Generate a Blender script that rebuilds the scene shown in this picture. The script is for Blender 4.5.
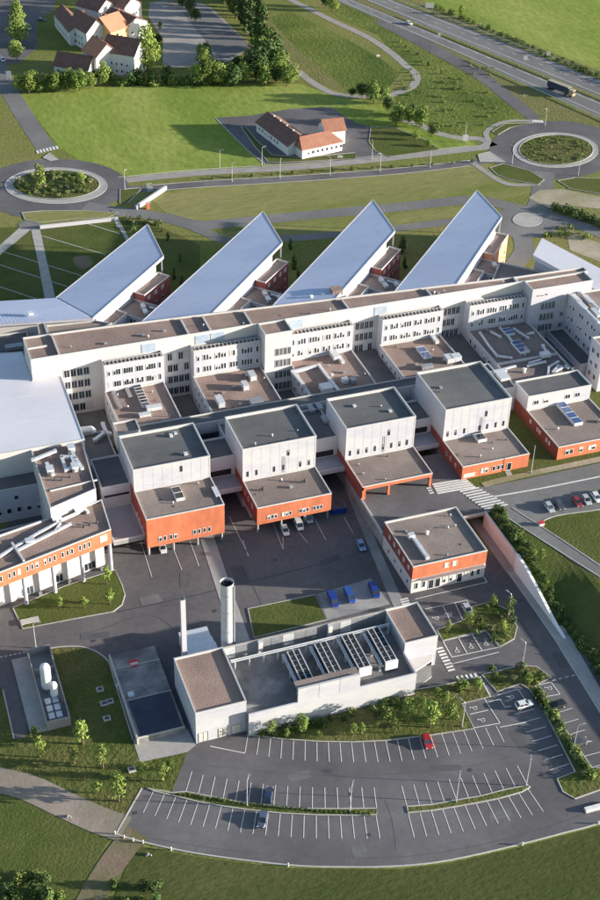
import bpy, math, random
from mathutils import Vector, Matrix
random.seed(11)
R = math.radians
S = bpy.context.scene
COL = S.collection
for o in list(bpy.data.objects): bpy.data.objects.remove(o)

# ---------------------------------------------------------------- camera
FPX, PITCH, ROLL, YAW, HC = 1337.79, R(36.0466), R(-1.84039), R(-20.74683), 224.0
fw = Vector((-math.sin(YAW)*math.cos(PITCH), math.cos(YAW)*math.cos(PITCH), -math.sin(PITCH)))
rt0 = Vector((math.cos(YAW), math.sin(YAW), 0)); dn0 = fw.cross(rt0)
rt = rt0*math.cos(ROLL) + dn0*math.sin(ROLL); dn = dn0*math.cos(ROLL) - rt0*math.sin(ROLL)
cam = bpy.data.cameras.new('camera'); co = bpy.data.objects.new('camera', cam); COL.objects.link(co)
cam.sensor_fit = 'HORIZONTAL'; cam.sensor_width = 36; cam.lens = 36*FPX/600
cam.clip_start = 1; cam.clip_end = 20000
M = Matrix.Identity(4)
for i in range(3):
    M[i][0], M[i][1], M[i][2] = rt[i], -dn[i], -fw[i]
M[2][3] = HC
co.matrix_world = M
S.camera = co
# ---------------------------------------------------------------- light
SUN_EL, SUN_AZ = R(10.5), math.atan2(-.376, .926)      # sun stands low, towards +X, a little -Y
w = bpy.data.worlds.new('World'); S.world = w; w.use_nodes = True
nt = w.node_tree; sky = nt.nodes.new('ShaderNodeTexSky'); sky.sky_type = 'NISHITA'; sky.sun_disc = False
sky.sun_elevation = SUN_EL; sky.sun_rotation = math.pi/2 - SUN_AZ
sky.altitude = 200; sky.air_density = 1.0; sky.dust_density = 1.0; sky.ozone_density = 1.6
nt.links.new(sky.outputs[0], nt.nodes['Background'].inputs[0]); nt.nodes['Background'].inputs[1].default_value = .09
sl = bpy.data.lights.new('sun', 'SUN'); sl.energy = 4.5; sl.angle = R(.6); sl.color = (1, .92, .80)
so = bpy.data.objects.new('sun', sl); COL.objects.link(so); so.location = (300, 100, 300)
sd = Vector((math.cos(SUN_EL)*math.cos(SUN_AZ), math.cos(SUN_EL)*math.sin(SUN_AZ), math.sin(SUN_EL)))
so.rotation_euler = sd.to_track_quat('Z', 'Y').to_euler()
vs = S.view_settings; vs.view_transform = 'Standard'; vs.look = 'None'; vs.gamma = 1; vs.exposure = 1.6
S.render.engine = 'CYCLES'; S.cycles.max_bounces = 6

# ---------------------------------------------------------------- survey: sight line through a picture point, met at a height
def ray(u, v): return rt*((u-300)/FPX) + dn*((v-450)/FPX) + fw
def P(u, v, z=0.0):
    d = ray(u, v); t = (z-HC)/d.z
    return Vector((d.x*t, d.y*t, z))
def PY(u, v, y):
    d = ray(u, v); t = y/d.y
    return d.x*t, HC + d.z*t
def PX(u, v, x):
    d = ray(u, v); t = x/d.x
    return d.y*t, HC + d.z*t
def terr(x, y):
    k = min(1, max(0, (y-198.6)/25)); k = k*k*(3-2*k)
    e = min(1, max(0, (x-145.5)/13)); e = e*e*(3-2*e); k = k+(1-k)*e
    k2 = min(1, max(0, (380-x)/60)); return 4.5*k*k2
def TP(u, v, up=0.0):
    z = 4.5
    for _ in range(25):
        p = P(u, v, z+up); z = .5*z + .5*terr(p.x, p.y)
    return P(u, v, z+up)
def cr(pts, n=6, closed=False):
    """smooth curve through picture points or plan points"""
    out = []; m = len(pts); rng = range(m) if closed else range(m-1)
    g = (lambda i: pts[i % m]) if closed else (lambda i: pts[max(0, min(m-1, i))])
    for i in rng:
        a, b, c, d = [Vector(g(i+j)) for j in (-1, 0, 1, 2)]
        for k in range(n):
            t = k/n
            out.append(.5*((2*b)+(c-a)*t+(2*a-5*b+4*c-d)*t*t+(3*b-a-3*c+d)*t**3))
    if not closed: out.append(Vector(pts[-1]))
    return out
def ell(cx, cy, rx, ry, n=40): return [(cx+rx*math.cos(2*math.pi*i/n), cy-ry*math.sin(2*math.pi*i/n)) for i in range(n)]

# ---------------------------------------------------------------- materials
MAT = {}
def mat(name, c, c2=None, scale=1.0, rough=.85, metal=0, bump=0, bscale=None, spec=.3, c3=None, scale3=.05, rnd=0, stretch=None, panels=None, fine=None):
    m = bpy.data.materials.new(name); m.use_nodes = True; n = m.node_tree; L = n.links.new
    b = n.nodes['Principled BSDF']; b.inputs['Roughness'].default_value = rough; b.inputs['Metallic'].default_value = metal
    b.inputs['Specular IOR Level'].default_value = spec; b.inputs['Base Color'].default_value = (*c, 1)
    geo = n.nodes.new('ShaderNodeNewGeometry'); vec = geo.outputs['Position']
    if stretch:
        mp = n.nodes.new('ShaderNodeMapping'); mp.inputs['Scale'].default_value = stretch[:3]
        if len(stretch) > 3: mp.inputs['Rotation'].default_value = (0, 0, stretch[3])
        L(vec, mp.inputs[0]); vec = mp.outputs[0]
    def noise(s, d=5, r=.6):
        t = n.nodes.new('ShaderNodeTexNoise'); t.inputs['Scale'].default_value = s; t.inputs['Detail'].default_value = d
        t.inputs['Roughness'].default_value = r; L(vec, t.inputs['Vector']); return t.outputs['Fac']
    def ramp(f, lo=.35, hi=.65):
        q = n.nodes.new('ShaderNodeMapRange'); q.inputs[1].default_value = lo; q.inputs[2].default_value = hi; L(f, q.inputs[0]); return q.outputs[0]
    def mix(f, a, bcol, k=1.0):
        x = n.nodes.new('ShaderNodeMix'); x.data_type = 'RGBA'; 
        if hasattr(f, 'links'): L(f, x.inputs[0])
        else: x.inputs[0].default_value = f
        for sck, v in ((x.inputs[6], a), (x.inputs[7], bcol)):
            if hasattr(v, 'links'): L(v, sck)
            else: sck.default_value = (*v, 1)
        return x.outputs[2]
    col = None
    if c2: col = mix(ramp(noise(scale)), c, c2)
    if c3: col = mix(ramp(noise(scale3, 3), .4, .62), col if col else c, c3)
    if fine:
        f = ramp(noise(fine[0], 3, .7), .2, .8); mm = n.nodes.new('ShaderNodeMapRange'); mm.inputs[3].default_value = 1-fine[1]; mm.inputs[4].default_value = 1+fine[1]; L(f, mm.inputs[0])
        vm = n.nodes.new('ShaderNodeVectorMath'); vm.operation = 'SCALE'
        if col: L(col, vm.inputs[0])
        else: vm.inputs[0].default_value = c
        L(mm.outputs[0], vm.inputs['Scale']); col = vm.outputs[0]
    if panels:      # cladding sheets or membrane strips, each a touch lighter or darker, with fine joints
        sx = n.nodes.new('ShaderNodeSeparateXYZ'); L(geo.outputs['Position'], sx.inputs[0])
        if panels[3] == 'wall':
            ad = n.nodes.new('ShaderNodeMath'); L(sx.outputs[0], ad.inputs[0]); L(sx.outputs[1], ad.inputs[1]); hx, hy = ad.outputs[0], sx.outputs[2]
        else: hx, hy = sx.outputs[0], sx.outputs[1]
        cb_ = n.nodes.new('ShaderNodeCombineXYZ'); L(hx, cb_.inputs[0]); L(hy, cb_.inputs[1])
        bt = n.nodes.new('ShaderNodeTexBrick'); bt.inputs['Scale'].default_value = 1; bt.inputs['Brick Width'].default_value = panels[0]; bt.inputs['Row Height'].default_value = panels[1]
        bt.inputs['Mortar Size'].default_value = .03; bt.offset = 0.0 if panels[3] == 'wall' else .5; a_ = panels[2]
        bt.inputs['Color1'].default_value = (1-a_,)*3+(1,); bt.inputs['Color2'].default_value = (1+a_,)*3+(1,); bt.inputs['Mortar'].default_value = (1-2.5*a_,)*3+(1,)
        L(cb_.outputs[0], bt.inputs['Vector']); x = n.nodes.new('ShaderNodeMix'); x.data_type = 'RGBA'; x.blend_type = 'MULTIPLY'; x.inputs[0].default_value = 1
        if col: L(col, x.inputs[6])
        else: x.inputs[6].default_value = (*c, 1)
        L(bt.outputs['Color'], x.inputs[7]); col = x.outputs[2]
    if rnd:
        oi = n.nodes.new('ShaderNodeObjectInfo'); hs = n.nodes.new('ShaderNodeHueSaturation')
        q = n.nodes.new('ShaderNodeMapRange'); q.inputs[3].default_value = 1-rnd; q.inputs[4].default_value = 1+rnd; L(oi.outputs['Random'], q.inputs[0])
        L(q.outputs[0], hs.inputs['Value'])
        if col: L(col, hs.inputs['Color'])
        else: hs.inputs['Color'].default_value = (*c, 1)
        col = hs.outputs[0]
    if col: L(col, b.inputs['Base Color'])
    if bump:
        bn = n.nodes.new('ShaderNodeBump'); bn.inputs['Strength'].default_value = bump; bn.inputs['Distance'].default_value = .5
        L(noise(bscale or scale*4), bn.inputs['Height']); L(bn.outputs[0], b.inputs['Normal'])
    MAT[name] = m
    return m
mat('grass', (.125, .155, .036), (.17, .185, .055), .06, 1, bump=.35, bscale=.7, spec=.05, c3=(.20, .185, .068), scale3=.012, fine=(.6, .28))
mat('grass_meadow', (.205, .26, .052), (.285, .31, .085), .035, 1, bump=.25, bscale=.5, spec=.05, c3=(.165, .225, .042), scale3=.022, fine=(.45, .3), stretch=(1, .4, 1, .5))
mat('grass_dry', (.20, .20, .07), (.28, .245, .115), .05, 1, bump=.35, bscale=.8, spec=.05, c3=(.155, .175, .05), scale3=.025, fine=(.6, .22), stretch=(.25, 1, 1, .12))
mat('grass_lawn', (.070, .092, .024), (.092, .115, .032), .12, 1, bump=.35, bscale=1.5, spec=.05, c3=(.105, .112, .038), scale3=.03, fine=(.9, .22))
mat('grass_rough', (.065, .09, .022), (.105, .12, .036), .25, 1, bump=.9, bscale=.9, spec=.05, c3=(.125, .118, .045), scale3=.05, fine=(1.2, .35))
mat('grass_mown', (.078, .09, .029), (.105, .105, .042), .10, 1, bump=.35, bscale=1.2, spec=.05, c3=(.062, .078, .023), scale3=.03, fine=(.9, .25), stretch=(.45, 1, 1, -.03))
mat('grass_lush', (0.111, 0.145, 0.0325), (0.169, 0.19, 0.052), .12, 1, bump=.9, bscale=.6, spec=.05, c3=(0.078, 0.11, 0.026), scale3=.03, fine=(.5, .3))
mat('grass_verge', (.19, .165, .075), (.14, .155, .05), .15, 1, bump=.8, bscale=1, spec=.05, fine=(.8, .25))
mat('asphalt', (0.126, 0.12, 0.125), (0.157, 0.147, 0.15), .06, .9, bump=.1, bscale=6, spec=.25, c3=(0.099, 0.0931, 0.098), scale3=.035, fine=(.5, .14))
mat('asphalt_yard', (0.0888, 0.0853, 0.091), (0.12, 0.112, 0.114), .09, .88, bump=.1, bscale=6, spec=.25, c3=(0.141, 0.129, 0.127), scale3=.03, fine=(.6, .18))
mat('asphalt_road', (0.165, 0.162, 0.159), (0.2, 0.196, 0.19), .1, .9, bump=.1, bscale=6, spec=.25, c3=(0.145, 0.141, 0.139), scale3=.03, fine=(.8, .12))
mat('asphalt_path', (0.266, 0.242, 0.226), (0.329, 0.305, 0.281), .2, .9, spec=.2, fine=(1.5, .12))
mat('paving', (.33, .31, .29), (.39, .37, .34), .3, .85, fine=(1.6, .12))
mat('sand', (.33, .275, .205), (.41, .35, .27), .12, .95, bump=.2, bscale=1, c3=(.24, .22, .12), scale3=.05, fine=(.9, .15))
mat('dirt', (.185, .135, .095), (.225, .168, .118), .2, .95, bump=.15, bscale=1.2, c3=(.13, .125, .055), scale3=.1, fine=(1.1, .18))
mat('kerb', (.40, .38, .35), (.48, .46, .42), .5, .85)
mat('concrete', (.29, .285, .275), (.36, .35, .335), .25, .85, c3=(.24, .235, .23), scale3=.12, fine=(1.5, .12))
mat('concrete_stain', (.17, .165, .165), (.36, .34, .32), .22, .8, c3=(.12, .118, .12), scale3=.1, fine=(1.5, .2))
mat('wall_pink', (.66, .625, .605), (.71, .67, .65), .2, .9, c3=(.61, .57, .55), scale3=.1, fine=(1, .1))
mat('white_paint', (.72, .70, .66), (.60, .585, .55), 1.2, .8)
mat('roof_gravel', (.265, .188, .158), (.32, .232, .195), .10, .95, bump=.5, bscale=5, c3=(.215, .155, .135), scale3=.06, fine=(2.2, .22))
mat('roof_gravel_grey', (.225, .18, .16), (.27, .218, .195), .10, .95, bump=.5, bscale=5, c3=(.185, .15, .138), scale3=.06, fine=(2.2, .22))
mat('roof_felt', (.118, .118, .118), (.145, .144, .142), .07, .8, spec=.3, c3=(.10, .10, .103), scale3=.05, fine=(1.5, .12), panels=(9, 1.0, .05, 'flat'))
mat('roof_dark', (0.0975, 0.0975, 0.104), (0.13, 0.127, 0.13), .15, .8, fine=(1.6, .15))
mat('zinc', (.45, .495, .625), (.485, .53, .66), .08, .5, metal=.05, spec=.45, c3=(.41, .455, .585), scale3=.04, fine=(.5, .07), stretch=(1, 3, 1, .78))
mat('membrane', (.60, .59, .635), (.64, .63, .67), .08, .6, spec=.4, c3=(.56, .555, .60), scale3=.04, fine=(.6, .05))
mat('parapet', (0.467, 0.458, 0.45), (0.522, 0.512, 0.495), .3, .7)
mat('render_white', (0.468, 0.462, 0.503), (0.496, 0.492, 0.535), .15, .85, c3=(0.439, 0.433, 0.473), scale3=.08, fine=(.8, .04))
mat('render_cream', (0.58, 0.542, 0.508), (0.613, 0.576, 0.546), .15, .85, c3=(0.548, 0.51, 0.48), scale3=.08, fine=(.8, .04))
mat('cladding_white', (0.398, 0.4, 0.452), (0.43, 0.433, 0.486), .2, .6, spec=.4, stretch=(1, 1, 3), fine=(.7, .05), c3=(.47, .47, .48), scale3=.07, panels=(2.4, 1.2, .025, 'wall'))
mat('orange', (.46, .140, .066), (.55, .172, .086), .2, .75, stretch=(1, 1, .25), c3=(.42, .13, .066), scale3=.12, fine=(.8, .1), panels=(1.25, 2.1, .075, 'wall'))
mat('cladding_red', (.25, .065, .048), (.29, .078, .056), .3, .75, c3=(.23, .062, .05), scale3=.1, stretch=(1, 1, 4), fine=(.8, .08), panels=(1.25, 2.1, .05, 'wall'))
mat('brick_red', (.30, .085, .07), (.38, .115, .09), .6, .9, fine=(1.6, .15))
mat('brick_orange', (.52, .23, .13), (.58, .27, .16), .6, .9, fine=(1.6, .15))
mat('glass', (.018, .022, .03), (.035, .042, .055), .4, .12, spec=.8, rnd=.6)
mat('blind', (.50, .47, .41), (.58, .55, .48), .4, .8, rnd=.2)
mat('glass_blue', (.05, .095, .22), (.07, .12, .27), .4, .08, spec=.9)
mat('frame', (.66, .66, .66), None, 1, .5)
mat('louvre', (.34, .41, .50), (.40, .47, .56), .6, .5, spec=.5)
mat('wall_white', (.78, .77, .75), (.82, .81, .79), .2, .85, c3=(.74, .73, .71), scale3=.1)
mat('roof_sheet', (.20, .225, .275), (.235, .26, .31), .2, .6, spec=.4, fine=(.8, .08))
mat('gravel_track', (.27, .222, .185), (.31, .258, .215), .15, .95, bump=.12, bscale=1.2, c3=(.225, .195, .15), scale3=.08, fine=(1.1, .12))
mat('frame_dark', (.06, .06, .065), None, 1, .5)
mat('void', (.02, .02, .022), None, 1, .9)
mat('metal_light', (.60, .61, .63), (.68, .69, .70), .8, .4, metal=.3, spec=.5, fine=(1.2, .08))
mat('metal_grey', (.30, .31, .33), (.36, .37, .39), .8, .45, metal=.4, spec=.5)
mat('metal_dark', (.06, .062, .068), (.085, .086, .09), .8, .5, metal=.2)
mat('tank_white', (.78, .77, .74), (.72, .71, .69), .6, .45, spec=.4)
mat('cover_blue', (.035, .043, .07), (.05, .058, .088), .3, .7, fine=(1, .1))
mat('sign_red', (.50, .05, .06), None, 1, .6)
mat('tile_brown', (.15, .082, .065), (.20, .11, .085), .5, .85, bump=.4, bscale=3, fine=(1.5, .2))
mat('tile_red', (.27, .125, .085), (.33, .155, .105), .4, .85, bump=.4, bscale=3, fine=(1.5, .2))
mat('tile_orange', (.40, .175, .105), (.46, .205, .125), .4, .85, bump=.4, bscale=3, fine=(1.5, .2))
mat('plaster', (.62, .61, .58), (.68, .665, .63), .3, .85)
mat('plaster_ochre', (.58, .36, .17), (.62, .40, .20), .3, .85)
mat('bark', (.085, .06, .042), (.12, .088, .06), 2, .95)
mat('leaf', (0.0882, 0.137, 0.029), (0.14, 0.196, 0.0419), .5, .75, spec=.15, rnd=.28, fine=(2.0, .25))
mat('leaf_light', (0.154, 0.217, 0.0451), (0.221, 0.28, 0.0676), .5, .75, spec=.15, rnd=.22, fine=(2.0, .25))
mat('leaf_dark', (0.0441, 0.0812, 0.0258), (0.0764, 0.119, 0.0354), .5, .75, spec=.15, rnd=.28, fine=(2.0, .25))
mat('leaf_shrub', (0.11, 0.161, 0.0354), (0.169, 0.21, 0.058), .8, .75, spec=.15, rnd=.3, fine=(2.5, .3))
mat('leaf_pale', (.20, .22, .10), (.26, .26, .14), .8, .8, spec=.1, rnd=.2)
mat('tyre', (.015, .015, .016), None, 1, .8)
mat('headlamp', (.75, .75, .72), None, 1, .15, spec=.8)
mat('taillamp', (.35, .02, .02), None, 1, .2, spec=.8)
CARC = {'blue': (.012, .04, .26), 'navy': (.02, .035, .09), 'slate': (.085, .11, .17), 'red': (.42, .025, .03), 'white': (.75, .75, .74), 'black': (.018, .018, .022),
        'silver': (.45, .46, .47), 'darkgrey': (.07, .075, .085), 'lightblue': (.22, .33, .52), 'blue2': (.025, .085, .33), 'maroon': (.25, .03, .035), 'tan': (.42, .33, .2)}
for k, c in CARC.items():
    m = mat('paint_'+k, c, None, 1, .3, metal=.15, spec=.6)
    m.node_tree.nodes['Principled BSDF'].inputs['Coat Weight'].default_value = .5

# ---------------------------------------------------------------- object helpers
def props(o, label=None, cat=None, group=None, kind=None):
    if label: o['label'] = label
    if cat: o['category'] = cat
    if group: o['group'] = group
    if kind: o['kind'] = kind
    return o
def thing(name, label, cat, loc=(0, 0, 0), group=None, rz=0):
    o = bpy.data.objects.new(name, None); COL.objects.link(o); o.location = loc; o.rotation_euler.z = rz; o.empty_display_size = .5
    return props(o, label, cat, group)
def parent_to(o, par):
    o.parent = par
    if par and par.parent is None: o.matrix_parent_inverse = Matrix.Translation(-Vector(par.location))
    return o
class MB:
    def __init__(s): s.v = []; s.f = []
    def face(s, pts):
        n = len(s.v); s.v += [tuple(p) for p in pts]; s.f.append(tuple(range(n, n+len(pts))))
    def prism(s, poly, z0, z1, top=True, bot=True, sides=True):
        n = len(poly); zz0 = z0 if isinstance(z0, (list, tuple)) else [z0]*n; zz1 = z1 if isinstance(z1, (list, tuple)) else [z1]*n
        b = [(p[0], p[1], zz0[i]) for i, p in enumerate(poly)]; t = [(p[0], p[1], zz1[i]) for i, p in enumerate(poly)]
        if area(poly) < 0: b.reverse(); t.reverse()
        if sides:
            for i in range(n):
                j = (i+1) % n; s.face([b[i], b[j], t[j], t[i]])
        if top: s.face(t)
        if bot: s.face(b[::-1])
        return s
    def box(s, x0, x1, y0, y1, z0, z1): return s.prism([(x0, y0), (x1, y0), (x1, y1), (x0, y1)], z0, z1)
    def bar(s, a, b, wd, ht=None):
        a = Vector(a); b = Vector(b); d = (b-a).normalized(); ht = ht or wd
        side = d.cross(Vector((0, 0, 1)))
        if side.length < .01: side = Vector((1, 0, 0))
        side.normalize(); up = side.cross(d); side *= wd/2; up = up*ht/2
        q = [a-side-up, a+side-up, a+side+up, a-side+up]; r = [p+(b-a) for p in q]
        for i in range(4):
            j = (i+1) % 4; s.face([q[i], r[i], r[j], q[j]][::-1])
        s.face(q[::-1]); s.face(r); return s
    def tube(s, pts, rad, n=10, cap=True):
        pts = [Vector(p) for p in pts]; rads = rad if isinstance(rad, (list, tuple)) else [rad]*len(pts); rings = []
        for i, p in enumerate(pts):
            d = (pts[min(i+1, len(pts)-1)]-pts[max(i-1, 0)]).normalized()
            a = d.cross(Vector((0, 0, 1))) if abs(d.z) < .95 else d.cross(Vector((1, 0, 0)))
            a.normalize(); b = d.cross(a)
            rings.append([p+(a*math.cos(2*math.pi*k/n)+b*math.sin(2*math.pi*k/n))*rads[i] for k in range(n)])
        for i in range(len(rings)-1):
            for k in range(n):
                j = (k+1) % n; s.face([rings[i][k], rings[i][j], rings[i+1][j], rings[i+1][k]])
        if cap: s.face(rings[0][::-1]); s.face(rings[-1])
        return s
    def build(s, name, m, par=None, smooth=False):
        me = s.mesh(name, m, smooth); return put(name, me, par)
    def mesh(s, name, m, smooth=False):
        me = bpy.data.meshes.new(name); me.from_pydata(s.v, [], s.f); me.update()
        if m: me.materials.append(MAT[m] if isinstance(m, str) else m)
        if smooth: me.polygons.foreach_set('use_smooth', [True]*len(me.polygons))
        return me
def put(name, me, par=None, mw=None):
    o = bpy.data.objects.new(name, me); COL.objects.link(o)
    if par: parent_to(o, par)
    if mw is not None: o.matrix_basis = mw
    return o
def area(p): return .5*sum(p[i][0]*p[(i+1) % len(p)][1]-p[(i+1) % len(p)][0]*p[i][1] for i in range(len(p)))
def offset(poly, d):
    """move every edge of a counter-clockwise outline outwards by d"""
    poly = [(p[0], p[1]) for p in poly]
    if area(poly) < 0: poly = poly[::-1]
    n = len(poly); out = []
    for i in range(n):
        a, b, c = [Vector(poly[(i+k) % n]) for k in (-1, 0, 1)]
        e1 = (b-a).normalized(); e2 = (c-b).normalized()
        n1 = Vector((e1.y, -e1.x)); n2 = Vector((e2.y, -e2.x)); k = n1+n2
        out.append(tuple(b + k*(d/max(.3, (1+n1.dot(n2))))))
    return out
def copy_tree(o, par=None):
    c = o.copy(); COL.objects.link(c); c.parent = par
    for ch in list(o.children): copy_tree(ch, c)
    return c
def rect(x0, x1, y0, y1): return [(x0, y0), (x1, y0), (x1, y1), (x0, y1)]

def roof_on(root, poly, z, roofm='roof_gravel', rimm='parapet', rim=.24, depth=.55, over=.06, cap=.25):
    o = offset(poly, over); i = offset(poly, -rim); n = len(o); mb = MB()
    for k in range(n):
        j = (k+1) % n
        mb.face([(*o[k], z-cap), (*o[j], z-cap), (*o[j], z), (*o[k], z)])
        mb.face([(*o[k], z), (*o[j], z), (*i[j], z), (*i[k], z)])
        mb.face([(*i[j], z), (*i[j], z-depth), (*i[k], z-depth), (*i[k], z)][::-1])
        mb.face([(*o[j], z-cap), (*o[k], z-cap), (*i[k], z-cap), (*i[j], z-cap)])
    mb.build('parapet', rimm, root)
    MB().prism(offset(poly, -rim+.02), z-depth-.1, z-depth, sides=False, bot=False).build('roof', roofm, root)
def block(name, label, poly, z0, z1, wallm='render_white', roofm='roof_gravel', root=None, rim=.24, depth=.55, bands=None, wname='wall', group=None):
    if area(poly) < 0: poly = poly[::-1]
    if root is None:
        cx = sum(p[0] for p in poly)/len(poly); cy = sum(p[1] for p in poly)/len(poly)
        root = thing(name, label, 'building', (cx, cy, z0), group)
    zs = [(z0, wallm)] if not bands else bands       # bands: (start height, material) bottom to top
    for k, (za, m) in enumerate(zs):
        zb = zs[k+1][0] if k+1 < len(zs) else z1-.1
        MB().prism(poly, za, zb, top=False, bot=(k == 0)).build(wname if k == 0 else 'upper_wall', m, root)
    roof_on(root, poly, z1, roofm, rim=rim, depth=depth)
    return root
WIN = {}
def window_mesh(w, h, mull, fm, gm, half=0):
    key = (round(w, 2), round(h, 2), mull, fm, gm, half)
    if key not in WIN:
        mb = MB(); t = .09
        for x0, x1, z0, z1 in ((-w/2, w/2, -h/2, -h/2+t), (-w/2, w/2, h/2-t, h/2), (-w/2, -w/2+t, -h/2+t, h/2-t), (w/2-t, w/2, -h/2+t, h/2-t)):
            mb.box(x0, x1, -.09, .05, z0, z1)
        for k in range(mull):
            x = -w/2+w*(k+1)/(mull+1); mb.box(x-.035, x+.035, -.08, .05, -h/2+t, h/2-t)
        p = MB(); p.face([(-w/2+t, -.03, -h/2+t), (w/2-t, -.03, -h/2+t), (w/2-t, -.03, h/2-t), (-w/2+t, -.03, h/2-t)])
        if half:
            p.v = []; p.f = []; zm = h/2-t-half*(h-2*t)
            p.face([(-w/2+t, -.03, -h/2+t), (w/2-t, -.03, -h/2+t), (w/2-t, -.03, zm), (-w/2+t, -.03, zm)]); p.face([(-w/2+t, -.035, zm), (w/2-t, -.035, zm), (w/2-t, -.035, h/2-t), (-w/2+t, -.035, h/2-t)])
        pm = p.mesh('pane', gm)
        if half: pm.materials.append(MAT['blind']); pm.polygons[1].material_index = 1
        WIN[key] = (mb.mesh('window', fm), pm)
    return WIN[key]
def window(root, x, y, z, d, w=1.2, h=1.6, mull=0, fm='frame', gm=None, name='window'):
    """d: unit plan vector pointing out of the wall"""
    gm = gm or ('blind' if random.random() < .06 else 'glass')
    a, b = window_mesh(w, h, mull, fm, gm, random.choice((0, 0, 0, 0, .3, .5)) if gm == 'glass' and h < 2.3 else 0)
    ang = math.atan2(d[1], d[0])+math.pi/2
    o = put(name, a, root, Matrix.Translation((x, y, z)) @ Matrix.Rotation(ang, 4, 'Z'))
    p = bpy.data.objects.new('pane', b); COL.objects.link(p); p.parent = o
    return o
def win_row(root, p0, p1, z, offs, w, h, **k):
    """windows along a wall p0->p1 whose outside is on the right of that direction"""
    a = Vector(p0[:2]); b = Vector(p1[:2]); d = (b-a).normalized(); n = (d.y, -d.x)
    for s in offs:
        q = a+d*s; window(root, q.x, q.y, z, n, w, h, **k)
def unit(root, x, y, z, sx, sy, h, m='metal_light', name='air_handling_unit', legs=.25):
    mb = MB(); mb.box(x-sx/2, x+sx/2, y-sy/2, y+sy/2, z+legs, z+h)
    mb.box(x-sx/2-.06, x+sx/2+.06, y-sy/2-.06, y+sy/2+.06, z+h, z+h+.08)
    for i in (-1, 1):
        for j in (-1, 1): mb.box(x+i*(sx/2-.15)-.08, x+i*(sx/2-.15)+.08, y+j*(sy/2-.15)-.08, y+j*(sy/2-.15)+.08, z, z+legs)
    if sx > sy: mb.box(x-sx*.25, x+sx*.25, y-sy/2-.05, y-sy/2+.02, z+legs+.15, z+h-.2)
    return mb.build(name, m, root)
def duct(root, pts, wd=.7, m='metal_light'):
    mb = MB()
    for a, b in zip(pts, pts[1:]):
        mb.bar(a, b, wd, wd*.85)
    for a in pts: mb.box(a[0]-wd*.56, a[0]+wd*.56, a[1]-wd*.56, a[1]+wd*.56, a[2]-wd*.48, a[2]+wd*.48)
    return mb.build('roof_duct', m, root)
def skylight(root, x, y, z, sx, sy, h=.6, n=3, m='glass_blue'):
    fr = MB().box(x-sx/2, x+sx/2, y-sy/2, y+sy/2, z, z+h)
    t = .12; lon = sy > sx
    for k in range(n+1):
        if lon: q = y-sy/2+sy*k/n; fr.box(x-sx/2, x+sx/2, q-t/2, q+t/2, z+h, z+h+.12)
        else: q = x-sx/2+sx*k/n; fr.box(q-t/2, q+t/2, y-sy/2, y+sy/2, z+h, z+h+.12)
    o = fr.build('skylight', 'frame', root)
    for k in range(n):
        if lon: g = MB().box(x-sx/2+t, x+sx/2-t, y-sy/2+sy*k/n+t, y-sy/2+sy*(k+1)/n-t, z+h+.01, z+h+.06)
        else: g = MB().box(x-sx/2+sx*k/n+t, x-sx/2+sx*(k+1)/n-t, y-sy/2+t, y+sy/2-t, z+h+.01, z+h+.06)
        g = g.build('pane', m); g.parent = o
    return o
def vent(root, x, y, z, r=.35, h=.8, m='metal_light'):
    return MB().tube([(x, y, z), (x, y, z+h), (x, y, z+h+.02), (x, y, z+h+.2)], [r*.7, r*.7, r, r*.6], 10).build('roof_vent', m, root)

# ---- ground sheets
def sheet(name, pts, z, m, par=None, kind='structure', f=None):
    f = f or P
    q = [f(p[0], p[1], z) for p in pts]
    o = MB().prism([(a.x, a.y) for a in q], z, [a.z for a in q] if area([(a.x, a.y) for a in q]) > 0 else [a.z for a in q], sides=False, bot=False)
    o = o.build(name, m, par)
    if par is None: props(o, kind=kind)
    return o
def ribbon_w(pts, wd, z=None):
    """plan ribbon of width wd along 3d points"""
    L_, R_ = [], []
    for i, p in enumerate(pts):
        d = pts[min(i+1, len(pts)-1)]-pts[max(0, i-1)]; d.z = 0; d.normalize(); n = Vector((-d.y, d.x, 0))*wd/2
        L_.append(p+n); R_.append(p-n)
    return L_, R_
def strip_mesh(A, B):
    mb = MB(); mb.v = [tuple(p) for p in A]+[tuple(p) for p in B]; n = len(A)
    mb.f = [(n+i, n+i+1, i+1, i) for i in range(n-1)]
    return mb
def road(name, pts, wd, z, m, par=None, f=None, n=6, kind='structure'):
    f = f or P
    c = [f(q.x, q.y, z) for q in cr([(p[0], p[1]) for p in pts], n)]
    A, B = ribbon_w(c, wd); o = strip_mesh(A, B).build(name, m, par)
    if par is None: props(o, kind=kind)
    return o
def kerb(pts, par, z=0.0, h=.13, wd=.22, closed=False, f=None, smooth=4, m='kerb', name='kerb'):
    f = f or P
    c = [f(q[0], q[1], z) for q in (cr(pts, smooth, closed) if smooth else pts)]
    if closed: c.append(c[0])
    A, B = ribbon_w(c, wd); mb = MB()
    for i in range(len(A)-1):
        a, b, c_, d = A[i], A[i+1], B[i+1], B[i]; up = Vector((0, 0, h))
        mb.face([d+up, c_+up, b+up, a+up]); mb.face([a, a+up, b+up, b]); mb.face([c_, c_+up, d+up, d])
    return mb.build(name, m, par)
def pline(par, a, b, wd=.16, z=.10, f=None, name='painted_line'):
    f = f or P
    a = f(a[0], a[1], z); b = f(b[0], b[1], z)
    A, B = ribbon_w([a, b], wd); return strip_mesh(A, B).build(name, 'white_paint', par)

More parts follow.
